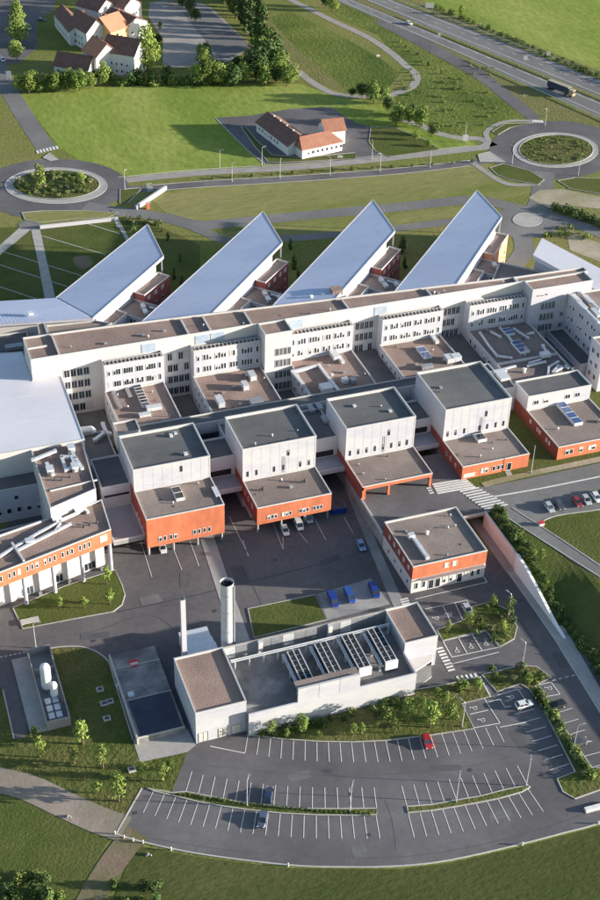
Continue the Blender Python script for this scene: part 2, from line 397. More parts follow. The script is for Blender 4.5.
# ================================================================ GROUND
g = MB(); g.face([(-4000, -2500, 0), (4500, -2500, 0), (4500, 6000, 0), (-4000, 6000, 0)])
props(g.build('ground', 'grass'), kind='structure')
sheet('meadow', [(18, 95), (60, 88), (230, 84), (300, 84), (335, 97), (400, 105), (440, 133), (470, 138), (480, 150), (400, 158), (278, 164), (200, 171), (120, 178), (92, 168), (60, 148)], .02, 'grass_meadow')
sheet('dry_field', [(148, 196), (200, 188), (300, 181), (400, 174), (488, 163), (510, 180), (540, 190), (500, 200), (470, 199), (400, 205), (300, 214), (200, 223), (165, 212)], .02, 'grass_dry')
sheet('dry_field', [(205, 236), (300, 222), (400, 213), (470, 206), (470, 215), (400, 224), (333, 232), (283, 236), (235, 239)], .02, 'grass_dry')
sheet('meadow', [(390, -25), (640, -30), (760, 60), (740, 120), (600, 72), (500, 33), (430, 6)], .02, 'grass_meadow')
two_=[(300, -25), (370, 3), (400, 16), (500, 57.5), (600, 98), (740, 155)], [(300, -22.5), (370, 6.5), (400, 19), (500, 61), (600, 101.5), (740, 159)]
sheet('motorway_verge', two_[0]+two_[1][::-1], .05, 'grass_verge')
sheet('motorway_verge', [(300, -39), (370, -12), (400, 0), (500, 37.5), (600, 77), (740, 133), (740, 128), (600, 71), (500, 33), (400, -4), (370, -15), (300, -42)], .04, 'grass_verge')
sheet('motorway_verge', [(428, 40), (470, 58), (500, 75), (540, 92), (620, 128), (620, 136), (560, 121), (538, 116), (500, 88), (450, 55)], .02, 'grass_verge')
sheet('lush_bank', [(395, 32), (425, 50), (475, 79), (508, 105), (530, 121), (508, 120), (488, 131), (462, 137), (438, 131), (418, 122), (398, 108), (395, 96), (414, 88), (418, 75), (406, 62), (388, 48), (380, 36)], .03, 'grass_lush')
sheet('lush_bank', [(320, 0), (345, -6), (375, 18), (395, 32), (380, 36), (340, 19)], .03, 'grass_lush')
sheet('mown_strip', [(262, 18), (272, 22), (300, 52), (340, 84), (345, 92), (318, 83), (290, 62), (268, 36)], .03, 'grass_verge')
sheet('embankment', [(262, 20), (290, 12), (330, 30), (380, 58), (400, 74), (385, 92), (345, 92), (318, 82), (290, 60)], .02, 'grass_lush')
# --- roads of the north side
road('street', [(47, 150), (27, 120), (10, 92), (-3, 66), (-14, 44), (-40, 10)], 8, .04, 'asphalt_road')
nr = sheet('roundabout_road', ell(56, 186, 72, 27), .05, 'asphalt')
apron = sheet('roundabout_apron', ell(56, 186, 51, 18), .12, 'paving')
kerb(ell(56, 186, 51, 18), apron, .0, .16, .3, True, smooth=1)
isl = sheet('roundabout_island', ell(56, 185, 43.5, 14.3), .2, 'grass_rough')
kerb(ell(56, 185, 43.5, 14.3), isl, .0, .28, .3, True, smooth=1)
rr = sheet('roundabout_road', ell(555, 150, 66, 29), .05, 'asphalt')
apron2 = sheet('roundabout_apron', ell(555.5, 150.5, 42.5, 17.5), .12, 'paving')
kerb(ell(555.5, 150.5, 42.5, 17.5), apron2, .0, .16, .3, True, smooth=1)
isl2 = sheet('roundabout_island', ell(556, 150.3, 37, 15), .2, 'grass_rough')
kerb(ell(556, 150.3, 37, 15), isl2, .0, .28, .3, True, smooth=1)
lane = road('cycle_lane', [(118, 181), (200, 173), (300, 167), (400, 157), (470, 149), (500, 145)], 5.0, .045, 'asphalt_path')
kerb([(118, 177.5), (200, 169.5), (300, 163.5), (400, 153.5), (470, 146)], lane, .0, .1, .25)
rd2 = road('link_road', [(110, 190), (160, 188), (200, 184.5), (300, 178.5), (400, 171), (470, 163), (500, 158)], 5.6, .055, 'asphalt')
kerb([(150, 185.5), (200, 181.6), (300, 175.6), (400, 168.2), (470, 160.5)], rd2, .0, .12, .25)
kerb([(150, 191.6), (200, 187.6), (300, 181.5), (400, 174), (470, 166)], rd2, .0, .12, .25)
rd3 = road('hospital_road', [(85, 206), (113, 211), (140, 213.5), (170, 219), (200, 225), (240, 222), (300, 216), (400, 207), (470, 200), (500, 204), (530, 212), (560, 219), (600, 233), (660, 258), (760, 300), (900, 360)], 7, .06, 'asphalt_road')
road('service_road', [(180, 222), (205, 232), (230, 241), (283, 238.5), (333, 235), (400, 228), (455, 221)], 5, .05, 'asphalt_road')
road('street', [(0, 205), (20, 212), (50, 216), (85, 212)], 7, .045, 'asphalt')
road('street', [(-60, 172), (-20, 180), (10, 186)], 9, .047, 'asphalt')
tb = sheet('turning_circle_road', ell(527, 222, 36, 16), .065, 'asphalt_road')
disc = sheet('turning_circle', ell(527.5, 220, 14.5, 7), .13, 'paving')
kerb(ell(527.5, 220, 14.5, 7), disc, .0, .17, .3, True, smooth=1)
road('delivery_road', [(520, 232), (524, 250), (512, 268)], 7, .058, 'asphalt_road')
road('access_road', [(545, 172), (543, 185), (540, 200), (536, 210)], 8, .058, 'asphalt_road')
sheet('sand_patch', [(528, 198), (540, 190), (562, 189), (600, 197), (640, 210), (640, 226), (600, 209), (570, 206), (550, 208)], .07, 'sand')
sheet('sand_patch', [(565, 225), (580, 236), (600, 243), (640, 262), (640, 280), (600, 262), (570, 250)], .03, 'sand')
road('footpath', [(470, 160), (480, 168), (500, 181), (515, 185), (540, 184)], 2.6, .075, 'asphalt_path')
road('footpath', [(535, 121), (510, 121), (494, 126), (486, 133), (488, 142), (476, 149)], 2.4, .075, 'asphalt_path')
road('footpath', [(396, 118), (420, 125), (437, 133), (460, 138), (480, 139), (494, 146)], 4, .05, 'asphalt_path')
road('footpath', [(276, 48), (285, 60), (300, 73), (318, 86), (340, 95), (381, 97), (400, 92), (413, 86), (416, 75), (405, 65), (390, 52), (367, 37), (333, 21), (297, 3), (270, -10)], 4, .05, 'asphalt_path')
# splitter islands and zebras at the roundabouts
def island(name, pts, m='grass_rough', z=.16, f=None, kname='kerb', base=0.0):
    o = sheet(name, pts, z, m, f=f)
    kerb(pts, o, base, z-base+.03, .25, True, f=f, smooth=0)
    return o
island('splitter_island', [(43, 158), (50, 153), (58, 160), (50, 161)], 'paving')
island('grass_island', [(22, 213), (45, 211), (85, 211), (118, 213), (108, 218), (70, 220), (38, 223), (25, 220)], 'grass_dry')
island('grass_island', [(120, 190), (140, 188), (140, 191), (128, 203), (120, 204)], 'grass_lawn')
island('splitter_island', [(478, 155), (490, 152), (505, 162), (480, 162)], 'paving')
island('grass_island', [(490, 168), (503, 164), (530, 171), (544, 180), (538, 185), (510, 180), (497, 175)], 'grass_lawn')
island('grass_island', [(558, 181), (575, 178), (640, 180), (640, 196), (600, 194), (570, 189)], 'grass_lawn')
island('grass_island', [(492, 132), (505, 124), (533, 123), (510, 128), (498, 135)], 'grass_lawn')
for i in range(7): pline(nr, (37+i*3.2, 150.5-i*.75), (38.5+i*3.2, 153.5-i*.75), .9, .12, name='zebra_stripe')
for i in range(5): pline(rr, (533+i*2.2, 120+i*.1), (534+i*2.2, 122.5+i*.1), .8, .12, name='zebra_stripe')
for i in range(6): pline(nr, (146+i*.3, 184+i*1.5), (152+i*.3, 183.5+i*1.5), .45, .12, name='zebra_stripe')
# motorway
def two_edge(name, up, lo, z, m, par=None, kind='structure'):
    A = [P(q.x, q.y, z) for q in cr(up, 5)]; B = [P(q.x, q.y, z) for q in cr(lo, 5)]
    o = strip_mesh(A, B).build(name, m, par)
    if par is None: props(o, kind=kind)
    return o
far = two_edge('motorway_carriageway', [(300, -36), (370, -9), (400, 3), (500, 40.5), (600, 80), (740, 136)], [(300, -26), (370, 2), (400, 15), (500, 56), (600, 96), (740, 153)], .06, 'asphalt_road')
near = two_edge('motorway_carriageway', [(300, -22), (370, 7), (400, 19.5), (500, 61.5), (600, 102), (740, 160)], [(300, -15), (370, 15.5), (400, 28.5), (465, 56), (530, 86), (600, 117), (740, 177)], .06, 'asphalt_road')
def lerp2(a, b, t): return (a[0]+(b[0]-a[0])*t, a[1]+(b[1]-a[1])*t)
for (p, q, wd) in (((300, -34.5), (740, 138), .3), ((300, -27.5), (740, 151), .3)): road('edge_line', [p, lerp2(p, q, .5), q], wd, .1, 'white_paint', far, n=3)
for (p, q, wd) in (((300, -20.5), (740, 162), .3), ((300, -17), (740, 175), .3)): road('edge_line', [p, lerp2(p, q, .5), q], wd, .1, 'white_paint', near, n=3)
for i in range(30):
    x = 330+i*13; y = -19.5+(x-330)*.398
    pline(far, (x, y+.3), (x+4.5, y+2.1), .25, .1)
    pline(near, (x, y+14.5), (x+4.5, y+16.3), .25, .1)
slip = two_edge('slip_road', [(385, 22), (430, 42), (480, 69), (515, 96), (541, 118)], [(372, 21), (425, 50), (475, 78), (508, 104), (531, 122)], .065, 'asphalt')
def guard(label, a, b, n=14, loc=None):
    pa, pb = P(*a), P(*b); r = thing('guard_rail', label, 'guard rail', pa)
    MB().bar(pa+Vector((0, 0, .65)), pb+Vector((0, 0, .65)), .08, .32).build('rail', 'metal_light', r)
    for i in range(n+1):
        q = pa.lerp(pb, i/n); MB().bar(q, q+Vector((0, 0, .7)), .12).build('post', 'metal_grey', r)
guard('long steel guard rail on the far edge of the motorway below the green field', (400, 1), (640, 92), 30)
guard('long steel guard rail in the grassy middle strip between the two carriageways', (400, 17), (640, 115), 30)
guard('steel guard rail with grassy verge beside the slip road and motorway', (470, 61), (640, 137), 20)
# village surfaces at the top left, club yard
sheet('village_yard', [(-20, 66), (18, 64), (37, 48), (37, 20), (34, -20), (-40, -20)], .03, 'asphalt')
sheet('village_yard', [(36, 20), (52, 12), (60, -10), (34, -20)], .035, 'asphalt')
sheet('village_car_park', [(150, 3), (182, -4), (212, 8), (252, 47), (222, 66), (163, 68), (163, 40), (148, 16)], .03, 'asphalt_path')
sheet('village_car_park', [(182, 12), (209, 9), (252, 47), (222, 62), (205, 40)], .05, 'asphalt_road')
cy = sheet('club_yard', [(215, 118), (248, 116), (290, 109), (330, 107), (356, 123), (372, 127), (370, 148), (386, 158), (370, 161), (278, 164), (262, 164), (247, 150)], .04, 'asphalt')
island('club_lawn', [(371, 127), (395, 128), (425, 140), (440, 150), (390, 157), (376, 152), (369, 142)], 'grass_lawn')
island('club_lawn', [(246, 128), (256, 140), (272, 155), (300, 158), (355, 153), (356, 159), (280, 163), (268, 162), (255, 147), (241, 127)], 'grass_lawn')
kerb([(215, 118), (247, 150), (265, 165)], cy, 0, .14, .3, smooth=1)
# --- courtyard lawn by the left roundabout
sheet('courtyard_lawn', [(-60, 232), (30, 226), (116, 220), (150, 222), (200, 245), (200, 330), (-60, 330)], .025, 'grass_lawn')
for a in ([(19, 228), (31, 229.5), (0, 255), (-30, 279), (-40, 274), (0, 245)], [(31, 230), (40, 229), (47, 262), (56, 300), (45, 300), (38, 262)], [(115, 221), (119, 220), (130, 240), (127, 242)]):
    sheet('paved_path', a, .07, 'paving')
for a, b in (((4, 252), (82, 276)), ((0, 265), (68, 287)), ((0, 287), (36, 299)), ((42, 236), (106, 255)), ((88, 224), (120, 234)), ((110, 210), (118, 228))):
    pa, pb = P(*a), P(*b); A, B = ribbon_w([pa+Vector((0, 0, .06))]+[pb+Vector((0, 0, .06))], .35)
    props(strip_mesh(A, B).build('stone_edging', 'kerb'), kind='structure')
sheet('paved_square', [(18, 224), (28, 219), (42, 222), (41, 230), (20, 229)], .08, 'asphalt_road')
sheet('bare_earth_patch', [(q.x, q.y) for q in cr([(73, 258), (80, 256), (90, 257), (93, 264), (84, 269), (76, 266)], 4, True)], .035, 'dirt')

# ================================================================ SERVICE YARD AND CAR PARK
yard = sheet('service_yard', [(-60, 570), (150, 430), (360, 420), (440, 520), (519, 574), (569, 634), (640, 735), (560, 690), (470, 700), (250, 752), (187, 756), (130, 745), (110, 665), (87, 648), (60, 647), (28, 653), (27, 737), (14, 739), (3, 690), (-60, 640)], .05, 'asphalt_yard')
LOTB = [(116, 834), (143, 842), (200, 854), (288, 865), (345, 867), (400, 866), (450, 860), (517, 845), (567, 832), (600, 823), (700, 790), (800, 755)]
lot = sheet('car_park', [(187, 752), (173, 789), (170, 794), (142, 788)] + [(q.x, q.y) for q in cr(LOTB, 4)] + [(790, 690), (690, 690), (600, 660), (545, 645), (470, 680), (440, 700), (250, 733)], .07, 'asphalt')
kerb(LOTB, lot, 0, .15, .3)
kerb([(142, 788), (116, 834)], lot, 0, .15, .3, smooth=1)
# stall rows: (kerb-side curve, open-side curve, number of lines)
ROWS = [([(248, 735), (283, 739.3), (318, 741.7), (353, 742.3), (387, 740.7), (433, 735), (473, 730), (496, 726)], [(245, 753), (281.7, 758.7), (317.3, 761.5), (353, 762.3), (389.3, 761.8), (426, 758.5), (448, 756), (482, 749), (504, 742)], 23),
        ([(186, 791.5), (211, 796.5), (235.7, 801), (261, 804.8), (286.7, 807.4), (312, 808.5), (337, 808.6), (376.7, 808.3)], [(192, 771.5), (203.3, 775), (227.7, 779), (251.7, 782.7), (276, 785.2), (300, 786.8), (324, 787.6), (374, 787.7)], 16),
        ([(153.3, 791.7), (176, 797), (199, 802.7), (222, 806.7), (246.7, 810.3), (281, 814), (317.7, 815.8), (354, 816), (376, 815.5)], [(143.3, 812.7), (166, 819), (190.7, 825), (216, 828.8), (240.7, 832.7), (278.3, 836.3), (316.7, 838.3), (354.3, 838.7), (380, 838.7)], 20),
        ([(407, 806.5), (432, 804.5), (456, 800), (480, 796), (503, 790), (527.3, 785)], [(401.7, 786), (426, 783.3), (450, 779.3), (472.3, 775.7), (495, 770.7), (517.3, 766)], 11),
        ([(408.3, 813.5), (431.7, 811.3), (455, 807.5), (477.7, 803.5), (500, 799), (521.7, 792.7), (528, 789)], [(414.3, 837.7), (438.3, 835), (462.3, 831.7), (486.7, 826), (510, 820.7), (532.7, 815), (543.3, 811.7)], 12),
        ([(534.3, 709), (546, 727), (557, 745), (569, 764)], [(515, 714.3), (526.7, 732.3), (537.7, 751), (550, 770)], 7),
        ([(553.3, 714), (566, 731.7), (583, 759), (590, 768)], [(572.3, 708.3), (583, 727), (601, 754), (609, 763)], 6)]
def resample(c, n):
    q = [P(v.x, v.y) for v in cr(c, 8)]; s = [0]
    for a, b in zip(q, q[1:]): s.append(s[-1]+(b-a).length)
    out = []
    for k in range(n):
        t = s[-1]*k/(n-1); i = max(j for j in range(len(s)) if s[j] <= t+1e-6); i = min(i, len(q)-2)
        out.append(q[i].lerp(q[i+1], (t-s[i])/max(1e-6, s[i+1]-s[i])))
    return out
UPZ = Vector((0, 0, .1))
STALLS = []
for a, b, n in ROWS:
    A, B = resample(a, n), resample(b, n); STALLS.append((A, B))
    for p, q in zip(A, B):
        X, Y = ribbon_w([p+UPZ, q+UPZ], .15); strip_mesh(X, Y).build('stall_line', 'white_paint', lot)
# planted islands in the car park
island('planted_island', [(172, 793)]+[(x, y+.4) for x, y in ROWS[1][0]]+[(376.5, 814.8)]+[(x, y-.6) for x, y in ROWS[2][0][::-1][1:]]+[(146, 788.5)], 'grass_rough', .2)
island('planted_island', [(x, y+.4) for x, y in ROWS[3][0]]+[(530, 787)]+[(x, y-.6) for x, y in ROWS[4][0][::-1]], 'grass_rough', .2)
lawnS = island('lawn', [(246, 735), (300, 716), (410, 691), (450, 684), (478, 677), (490, 697), (462, 704), (474, 729)]+ROWS[0][0][::-1][2:], 'grass_rough', .2)
islC = island('planted_island', [(482, 675), (520, 666), (537, 667), (551, 678), (534, 686), (547, 700), (567, 732), (592, 768), (600, 768.5), (640, 765), (640, 775), (600, 790), (575, 799), (563, 792), (557, 779), (575, 772), (560, 742), (540, 703), (530, 690), (520, 684), (497, 692)], 'grass_rough', .2)
islD = island('planted_island', [(437, 630), (465, 620), (472, 607), (492, 602), (507, 610), (517, 627), (514, 639), (500, 647), (485, 630), (443, 641)], 'grass_rough', .2)
island('lawn', [(13, 608), (66, 586), (115, 570), (122, 585), (125, 595), (122, 605), (113, 612), (70, 620), (23, 629)], 'grass_lawn', .18)
island('lawn', [(248, 609), (315, 595), (327, 620), (254, 638)], 'grass_lawn', .18)
lawnW = sheet('lawn', [(-60, 640), (3, 690), (14, 739), (27, 737), (28, 653), (60, 647), (87, 648), (107, 660), (115, 683), (133, 740), (187, 752), (173, 789), (142, 788), (116, 834), (40, 800), (-60, 770)], .09, 'grass_rough')
kerb([(3, 690), (14, 739)], lawnW, 0, .16, .3, smooth=1); kerb([(28, 653), (60, 647), (87, 648), (107, 660), (115, 683), (133, 740)], lawnW, 0, .16, .3)
sheet('concrete_apron', [(133, 740), (187, 728), (196, 745), (187, 752), (140, 762)], .11, 'paving')
sheet('paved_strip', [(199, 535), (213, 534), (231, 587), (250, 640), (234, 644), (216, 588)], .09, 'paving')
sheet('concrete_pad', [(317, 594), (371, 578), (390, 604), (328, 620)], .085, 'concrete')
sheet('pavement', [(345, 488), (352, 487), (398, 590), (404, 603), (394, 607), (386, 590)], .09, 'concrete')
# earth track at the lower left, meadows below
road('earth_track', [(-40, 772), (0, 780), (30, 788), (62, 803), (95, 818), (125, 829)], 6.5, .1, 'gravel_track')
road('earth_track', [(138, 832), (122, 850), (105, 875), (88, 905), (70, 935)], 5.5, .095, 'dirt')
sheet('rough_meadow', [(-80, 785), (0, 793), (60, 812), (112, 835), (90, 870), (60, 930), (-80, 960)], .04, 'grass_lawn')
sheet('mown_grass', [(135, 845), (200, 857), (288, 868), (400, 869), (450, 863), (517, 848), (600, 826), (700, 795), (800, 760), (900, 980), (80, 980)], .04, 'grass_mown')
# yard markings
for a, b in (((139, 536), (152, 577)), ((172, 545), (182, 570)), ((190, 541), (199, 566)), ((229, 516), (249, 556)), ((272, 520), (283, 549)), ((297, 530), (308, 543)), ((313, 516), (326, 540)), ((344, 517), (353, 533)), ((243, 540), (248, 556)), ((283, 537), (283.2, 549))):
    pline(yard, a, b, .14)
for i in range(6): pline(yard, (i*4.6, 657-i*.9), (2.6+i*4.6, 656.5-i*.9), .25)
for a in ([(117, 612), (200, 594), (300, 569), (357, 554)],): road('drain_channel', a, .35, .075, 'metal_dark', yard, n=2)
for u, v in ((369, 835), (351, 794), (135, 813), (449, 800), (94, 641), (215, 611), (275, 560), (520, 600), (470, 770)):
    p = P(u, v); MB().box(p.x-.45, p.x+.45, p.y-.4, p.y+.4, .05, .105).build('drain_cover', 'metal_dark', lot if v > 745 else yard)
for a in ([(235, 790), (300, 772), (380, 774), (470, 766)], [(140, 830), (230, 845), (330, 852), (430, 850), (530, 826)], [(160, 600), (230, 610), (130, 640)]): pass
for a, b in (((425, 609), (467, 600)), ((467, 600), (476, 617)), ((443, 606), (452, 624)), ((455, 603), (463, 620)), ((443, 641), (486, 631)), ((486, 631), (499, 647)), ((443, 641), (452, 657)), ((452, 657), (499, 647)), ((458, 637), (467, 653)), ((472, 634), (482, 650)), ((451, 664), (499, 652)),
             ((415, 599), (487, 582)), ((487, 582), (484, 577)), ((480, 676), (491, 697)), ((461, 704), (484, 698)), ((484, 698), (500, 723)), ((461, 704), (472, 728)), ((472, 728), (500, 723)), ((470, 714), (488, 710)), ((488, 702), (500, 699)), ((500, 699), (505, 707)), ((505, 707), (511, 706)), ((533, 686), (551, 682)), ((551, 682), (560, 694)), ((560, 694), (543, 697)),
             ((210, 746), (245, 753)), ((497, 695), (518, 689)), ((518, 689), (527, 702)), ((500, 727), (527, 722))):
    pline(yard, a, b, .2, .12)
for i in range(4): pline(yard, (552+i*6.5, 680.5-i*1.6), (555.5+i*6.5, 679.5-i*1.6), .2, .12)
for i in range(8): pline(yard, (436+i*1.7, 649+i*3.1), (443+i*1.7, 647.3+i*3.1), .55, .12, name='zebra_stripe')
for i in range(5): pline(yard, (457+i*4.4, 676-i*.7), (459.5+i*4.4, 680-i*.7), .6, .12, name='zebra_stripe')
for i in range(3): pline(yard, (400+i*1.0, 600+i*2.3), (408+i*1, 598+i*2.3), .5, .12, name='zebra_stripe')
mat('asphalt_patch', (.082, .081, .083), (.10, .098, .10), .2, .85, fine=(1.2, .12))
mat('asphalt_worn', (.125, .122, .122), (.145, .141, .14), .3, .9, fine=(.7, .2))
ar = random.Random(9)
for u, v, a, b in ((300, 776, 5, 2.2), (445, 768, 7, 1.6), (210, 848, 6, 2), (360, 852, 3, 3), (520, 740, 2.4, 6), (150, 600, 5, 3), (240, 575, 3, 7), (95, 636, 7, 2), (470, 590, 4, 2.4), (330, 560, 6, 2), (185, 580, 2.5, 5), (500, 815, 5, 2), (540, 610, 3, 4), (560, 660, 2, 5)):
    p = P(u, v); t = ar.uniform(-.3, .3); ca, sa = math.cos(t), math.sin(t)
    q = [(p.x+x*ca-y*sa, p.y+x*sa+y*ca) for x, y in ((-a/2, -b/2), (a/2+ar.uniform(-.4, .4), -b/2), (a/2, b/2), (-a/2+ar.uniform(-.4, .4), b/2))]
    MB().prism(q, 0, .082, sides=False, bot=False).build('asphalt_patch', ar.choice(('asphalt_patch', 'asphalt_patch', 'asphalt_worn')), lot if v > 755 else yard)
for a in ([(205, 765), (300, 774), (390, 774), (470, 766), (512, 756)], [(150, 838), (230, 850), (320, 857), (420, 855), (520, 835), (580, 815)], [(385, 800), (392, 820), (396, 850)]): road('tarmac_joint', a, .14, .083, 'asphalt_patch', lot, n=5)
for a in ([(30, 640), (90, 632), (150, 615), (185, 640)], [(420, 585), (480, 575), (520, 620), (545, 660)], [(220, 520), (250, 580), (262, 604)]): road('tarmac_joint', a, .14, .083, 'asphalt_patch', yard, n=5)
# wheelchair pictograms painted on the stalls
wc = MB()
def wstroke(pts, wd=.14):
    A, B = ribbon_w([Vector((x, y, 0)) for x, y in pts], wd); m_ = strip_mesh(A, B); n0 = len(wc.v); wc.v += m_.v; wc.f += [tuple(i+n0 for i in f_) for f_ in m_.f]
wstroke([(.45*math.cos(t), .45*math.sin(t)) for t in [R(a) for a in range(100, 371, 15)]])
wstroke([(-.08, .95), (-.05, .35), (.4, .35), (.62, -.3), (.8, -.25)]); wstroke([(-.06, .65), (.35, .65)], .12)
wstroke([(-.08+.13*math.cos(t), 1.15+.13*math.sin(t)) for t in [R(a) for a in range(0, 361, 30)]], .16)
wm = wc.mesh('wheelchair_mark', 'white_paint')
for u, v, rz in ((437, 618, 1.3), (450, 614, 1.3), (457, 651, -.1), (471, 647, -.1), (486, 644, -.1), (475, 708, 1.3), (483, 720, 1.3), (512, 697, 1.3), (550, 688, 1.3)):
    p = P(u, v, .13); o = put('wheelchair_mark', wm, lot, Matrix.Translation(p) @ Matrix.Rotation(rz-.3, 4, 'Z') @ Matrix.Scale(.95, 4))

# ================================================================ UPPER TERRACE, WALL, RAMP
WX = 143.9
tm = MB(); ys = [150, 160, 166, 173, 185, 195, 198.6]+[198.6+25*i/10 for i in range(1, 11)]+[232, 241, 250, 262, 275, 286]; xs = [WX+.35, 145.5, 147, 149, 151, 153, 155, 157, 158.5, 165, 175, 195, 225, 270, 320, 350, 380, 420]
for j, y in enumerate(ys):
    for i, x in enumerate(xs): tm.v.append((x, y, terr(x, y)+.03))
for j in range(len(ys)-1):
    for i in range(len(xs)-1):
        a = j*len(xs)+i; tm.f.append((a, a+1, a+1+len(xs), a+len(xs)))
props(tm.build('terrace_ground', 'grass_lawn'), kind='structure')
back = MB().face([(WX, 286, 0), (WX, 286, 4.53), (420, 286, .1), (420, 286, 0)]); 
wallroot = thing('retaining_wall', 'long white retaining wall sloping down beside the ramp pavement and hedge', 'wall', (WX, 222, 0))
wall = MB()
pts = [(240.6, 4.9), (222.2, 4.9)]
MB().prism([(WX-.15, 222.2), (WX+.3, 222.2), (WX+.3, 241), (WX-.15, 241)], 0, 4.95).build('pink_wall', 'wall_pink', wallroot)['label'] = 'pinkish upper stretch of the wall'
w2 = MB()
prof = [(222.2, 5.5), (217, 5.0), (211, 3.6), (205, 2.0), (200, .7), (196, .25)]
for s in (-.45, .25):
    w2.face([(WX+s, y, 0) for y, _ in prof][::(1 if s > 0 else -1)] + [(WX+s, y, z) for y, z in prof][::(-1 if s > 0 else 1)])
for (ya, za), (yb, zb) in zip(prof, prof[1:]): w2.face([(WX-.45, ya, za), (WX-.45, yb, zb), (WX+.25, yb, zb), (WX+.25, ya, za)])
w2.face([(WX-.45, 222.2, 0), (WX-.45, 222.2, 5.5), (WX+.25, 222.2, 5.5), (WX+.25, 222.2, 0)])
w2.build('white_wall', 'wall_white', wallroot)
sheet('ramp_pavement', [(506, 571), (517, 572.5), (567, 631), (600, 688), (640, 757), (634, 768), (597, 708), (555, 640), (512, 579)], .12, 'paving')
kerb([(509, 573), (555, 640), (597, 708), (634, 768)], yard, 0, .16, .25, smooth=1)
sheet('ramp_pavement', [(464, 512), (481, 520), (517, 572), (506, 572)], .125, 'asphalt_path')
# deck in front of the ambulance hall and bridge over the path
deck = thing('road_deck', 'raised asphalt road deck with zebra crossings in front of the ambulance portal', 'bridge', (125, 248, 0))
MB().prism([(114.85, 240.9), (135.05, 240.9), (135.05, 268.9), (114.85, 268.9)], 0, 4.3).build('retaining_side', 'concrete', deck)
MB().prism([(135.05, 240.9), (144.6, 240.9), (144.6, 268), (135.05, 268)], 3.4, 4.3).build('bridge_slab', 'concrete', deck)
MB().box(114.75, 144.6, 240.75, 268.9, 4.3, 4.5).build('carriageway', 'asphalt', deck)
MB().box(135.2, 147.5, 240.55, 240.9, 4.2, 4.85).build('bridge_edge', 'kerb', deck)
MB().box(114.5, 114.85, 240.8, 255.7, 4.3, 5.2).build('deck_parapet', 'parapet', deck)
FZ = lambda u, v, z: TP(u, v, z)
rd = sheet('upper_road', [(468, 487), (487, 486.5), (520, 480), (600, 463), (690, 443), (860, 406), (860, 440), (690, 478), (600, 509), (556, 516), (538, 524), (512, 508.5), (490, 513), (480, 505)], .05, 'asphalt_road', f=FZ)
road('side_road', [(506, 510), (520, 520), (539, 531), (560, 545.5), (600, 571), (640, 596), (700, 630), (800, 686)], 4.4, .06, 'asphalt_road', f=FZ, n=8)
kerb([(512, 508), (526, 517), (538, 524.5), (568, 544), (600, 566)], rd, 0, .15, .25, f=FZ); kerb([(500, 513), (540, 539), (600, 577)], rd, 0, .15, .25, f=FZ)
kerb([(538, 524), (556, 516), (600, 509.5), (640, 500)], rd, 0, .15, .25, f=FZ)
road('beige_footpath', [(483, 485), (500, 480.5), (540, 471.5), (600, 459), (660, 446), (860, 402)], 2.2, .09, 'sand', f=FZ)
road('footpath', [(506, 467), (509, 474), (512, 479)], 1.6, .08, 'paving', f=FZ)
for z_ in ([(494, 496.5), (540, 488.5), (600, 476.5), (640, 468.5), (850, 424)],): road('white_line', z_, .5, .1, 'white_paint', rd, f=FZ, n=3)
UZ = lambda u, v, z: P(u, v, 4.5+z)
dk = []
for i in range(5): pline(deck, (432.5+i*1.2, 484.5+i*2.2), (466.5+i*2.2, 479+i*1.9), .75, .06, f=UZ, name='zebra_stripe')
for i in range(9): pline(deck if i < 2 else rd, (460+i*3, 491.5+i*2.2), (479+i*3.6, 487.5+i*2.1), .62, .06 if i < 2 else .08, f=UZ, name='zebra_stripe')
for i in range(3): pline(deck, (426.5+i*1.4, 488.5+i*2.4), (431+i*1.4, 487.5+i*2.4), .6, .06, f=UZ, name='zebra_stripe')

# ================================================================ HOSPITAL
MX = [(56.4, 76.8), (85.6, 106.1), (114.85, 135.05), (144.0, 164.2), (173.3, 193.8)]
ORD = ['first', 'second', 'third', 'fourth', 'fifth']
# ---- long main ward bar
bar = block('ward_building', 'long cream main hospital bar with brown gravel roof behind the stepped front blocks', [(40.3, 319), (215.5, 319), (215.5, 321.7), (192, 322.2), (162, 324.3), (122, 326.9), (92, 328.8), (60, 330.6), (40.3, 331.2)], 0, 24.5, 'render_cream', 'roof_gravel', rim=.22)
for u, v in ((59.5, 355), (189, 335), (211, 332), (252, 325), (349, 309), (432, 295), (518, 282)):
    x = PY(u, v, 319)[0]
    MB().box(x-.22, x+.22, 319.3, 331.0-(x-41)*.0605+(.3 if x > 180 else -.1), 23.95, 24.55).build('roof_divider', 'parapet', bar)
MB().box(40.65, 46.0, 325.0, 325.3, 23.95, 24.5).build('roof_divider', 'parapet', bar)
ROWZ = [17.9, 14.0, 10.1, 6.1, 2.2]
def winblock(root, x0, x1, y, n, rows=ROWZ, w=None, h=2.5):
    w = w or (x1-x0)/n*.9
    for z in rows: MB().box(x0-.1, x1+.1, y-.025, y-.003, z-h/2-.12, z+h/2+.12).build('window_band', 'metal_grey', root)
    for z in rows:
        for k in range(n): window(root, x0+(x1-x0)*(k+.5)/n, y, z, (0, -1), w, h, mull=1)
for (u0, v0, u1) in ((64, 380, 90), (167, 360, 189), (355, 330, 373), (443, 312, 460)):
    xa = PY(u0, v0, 319)[0]; xb = PY(u1, v0-(u1-u0)*.16, 319)[0]; winblock(bar, xa, xb, 319, 4)
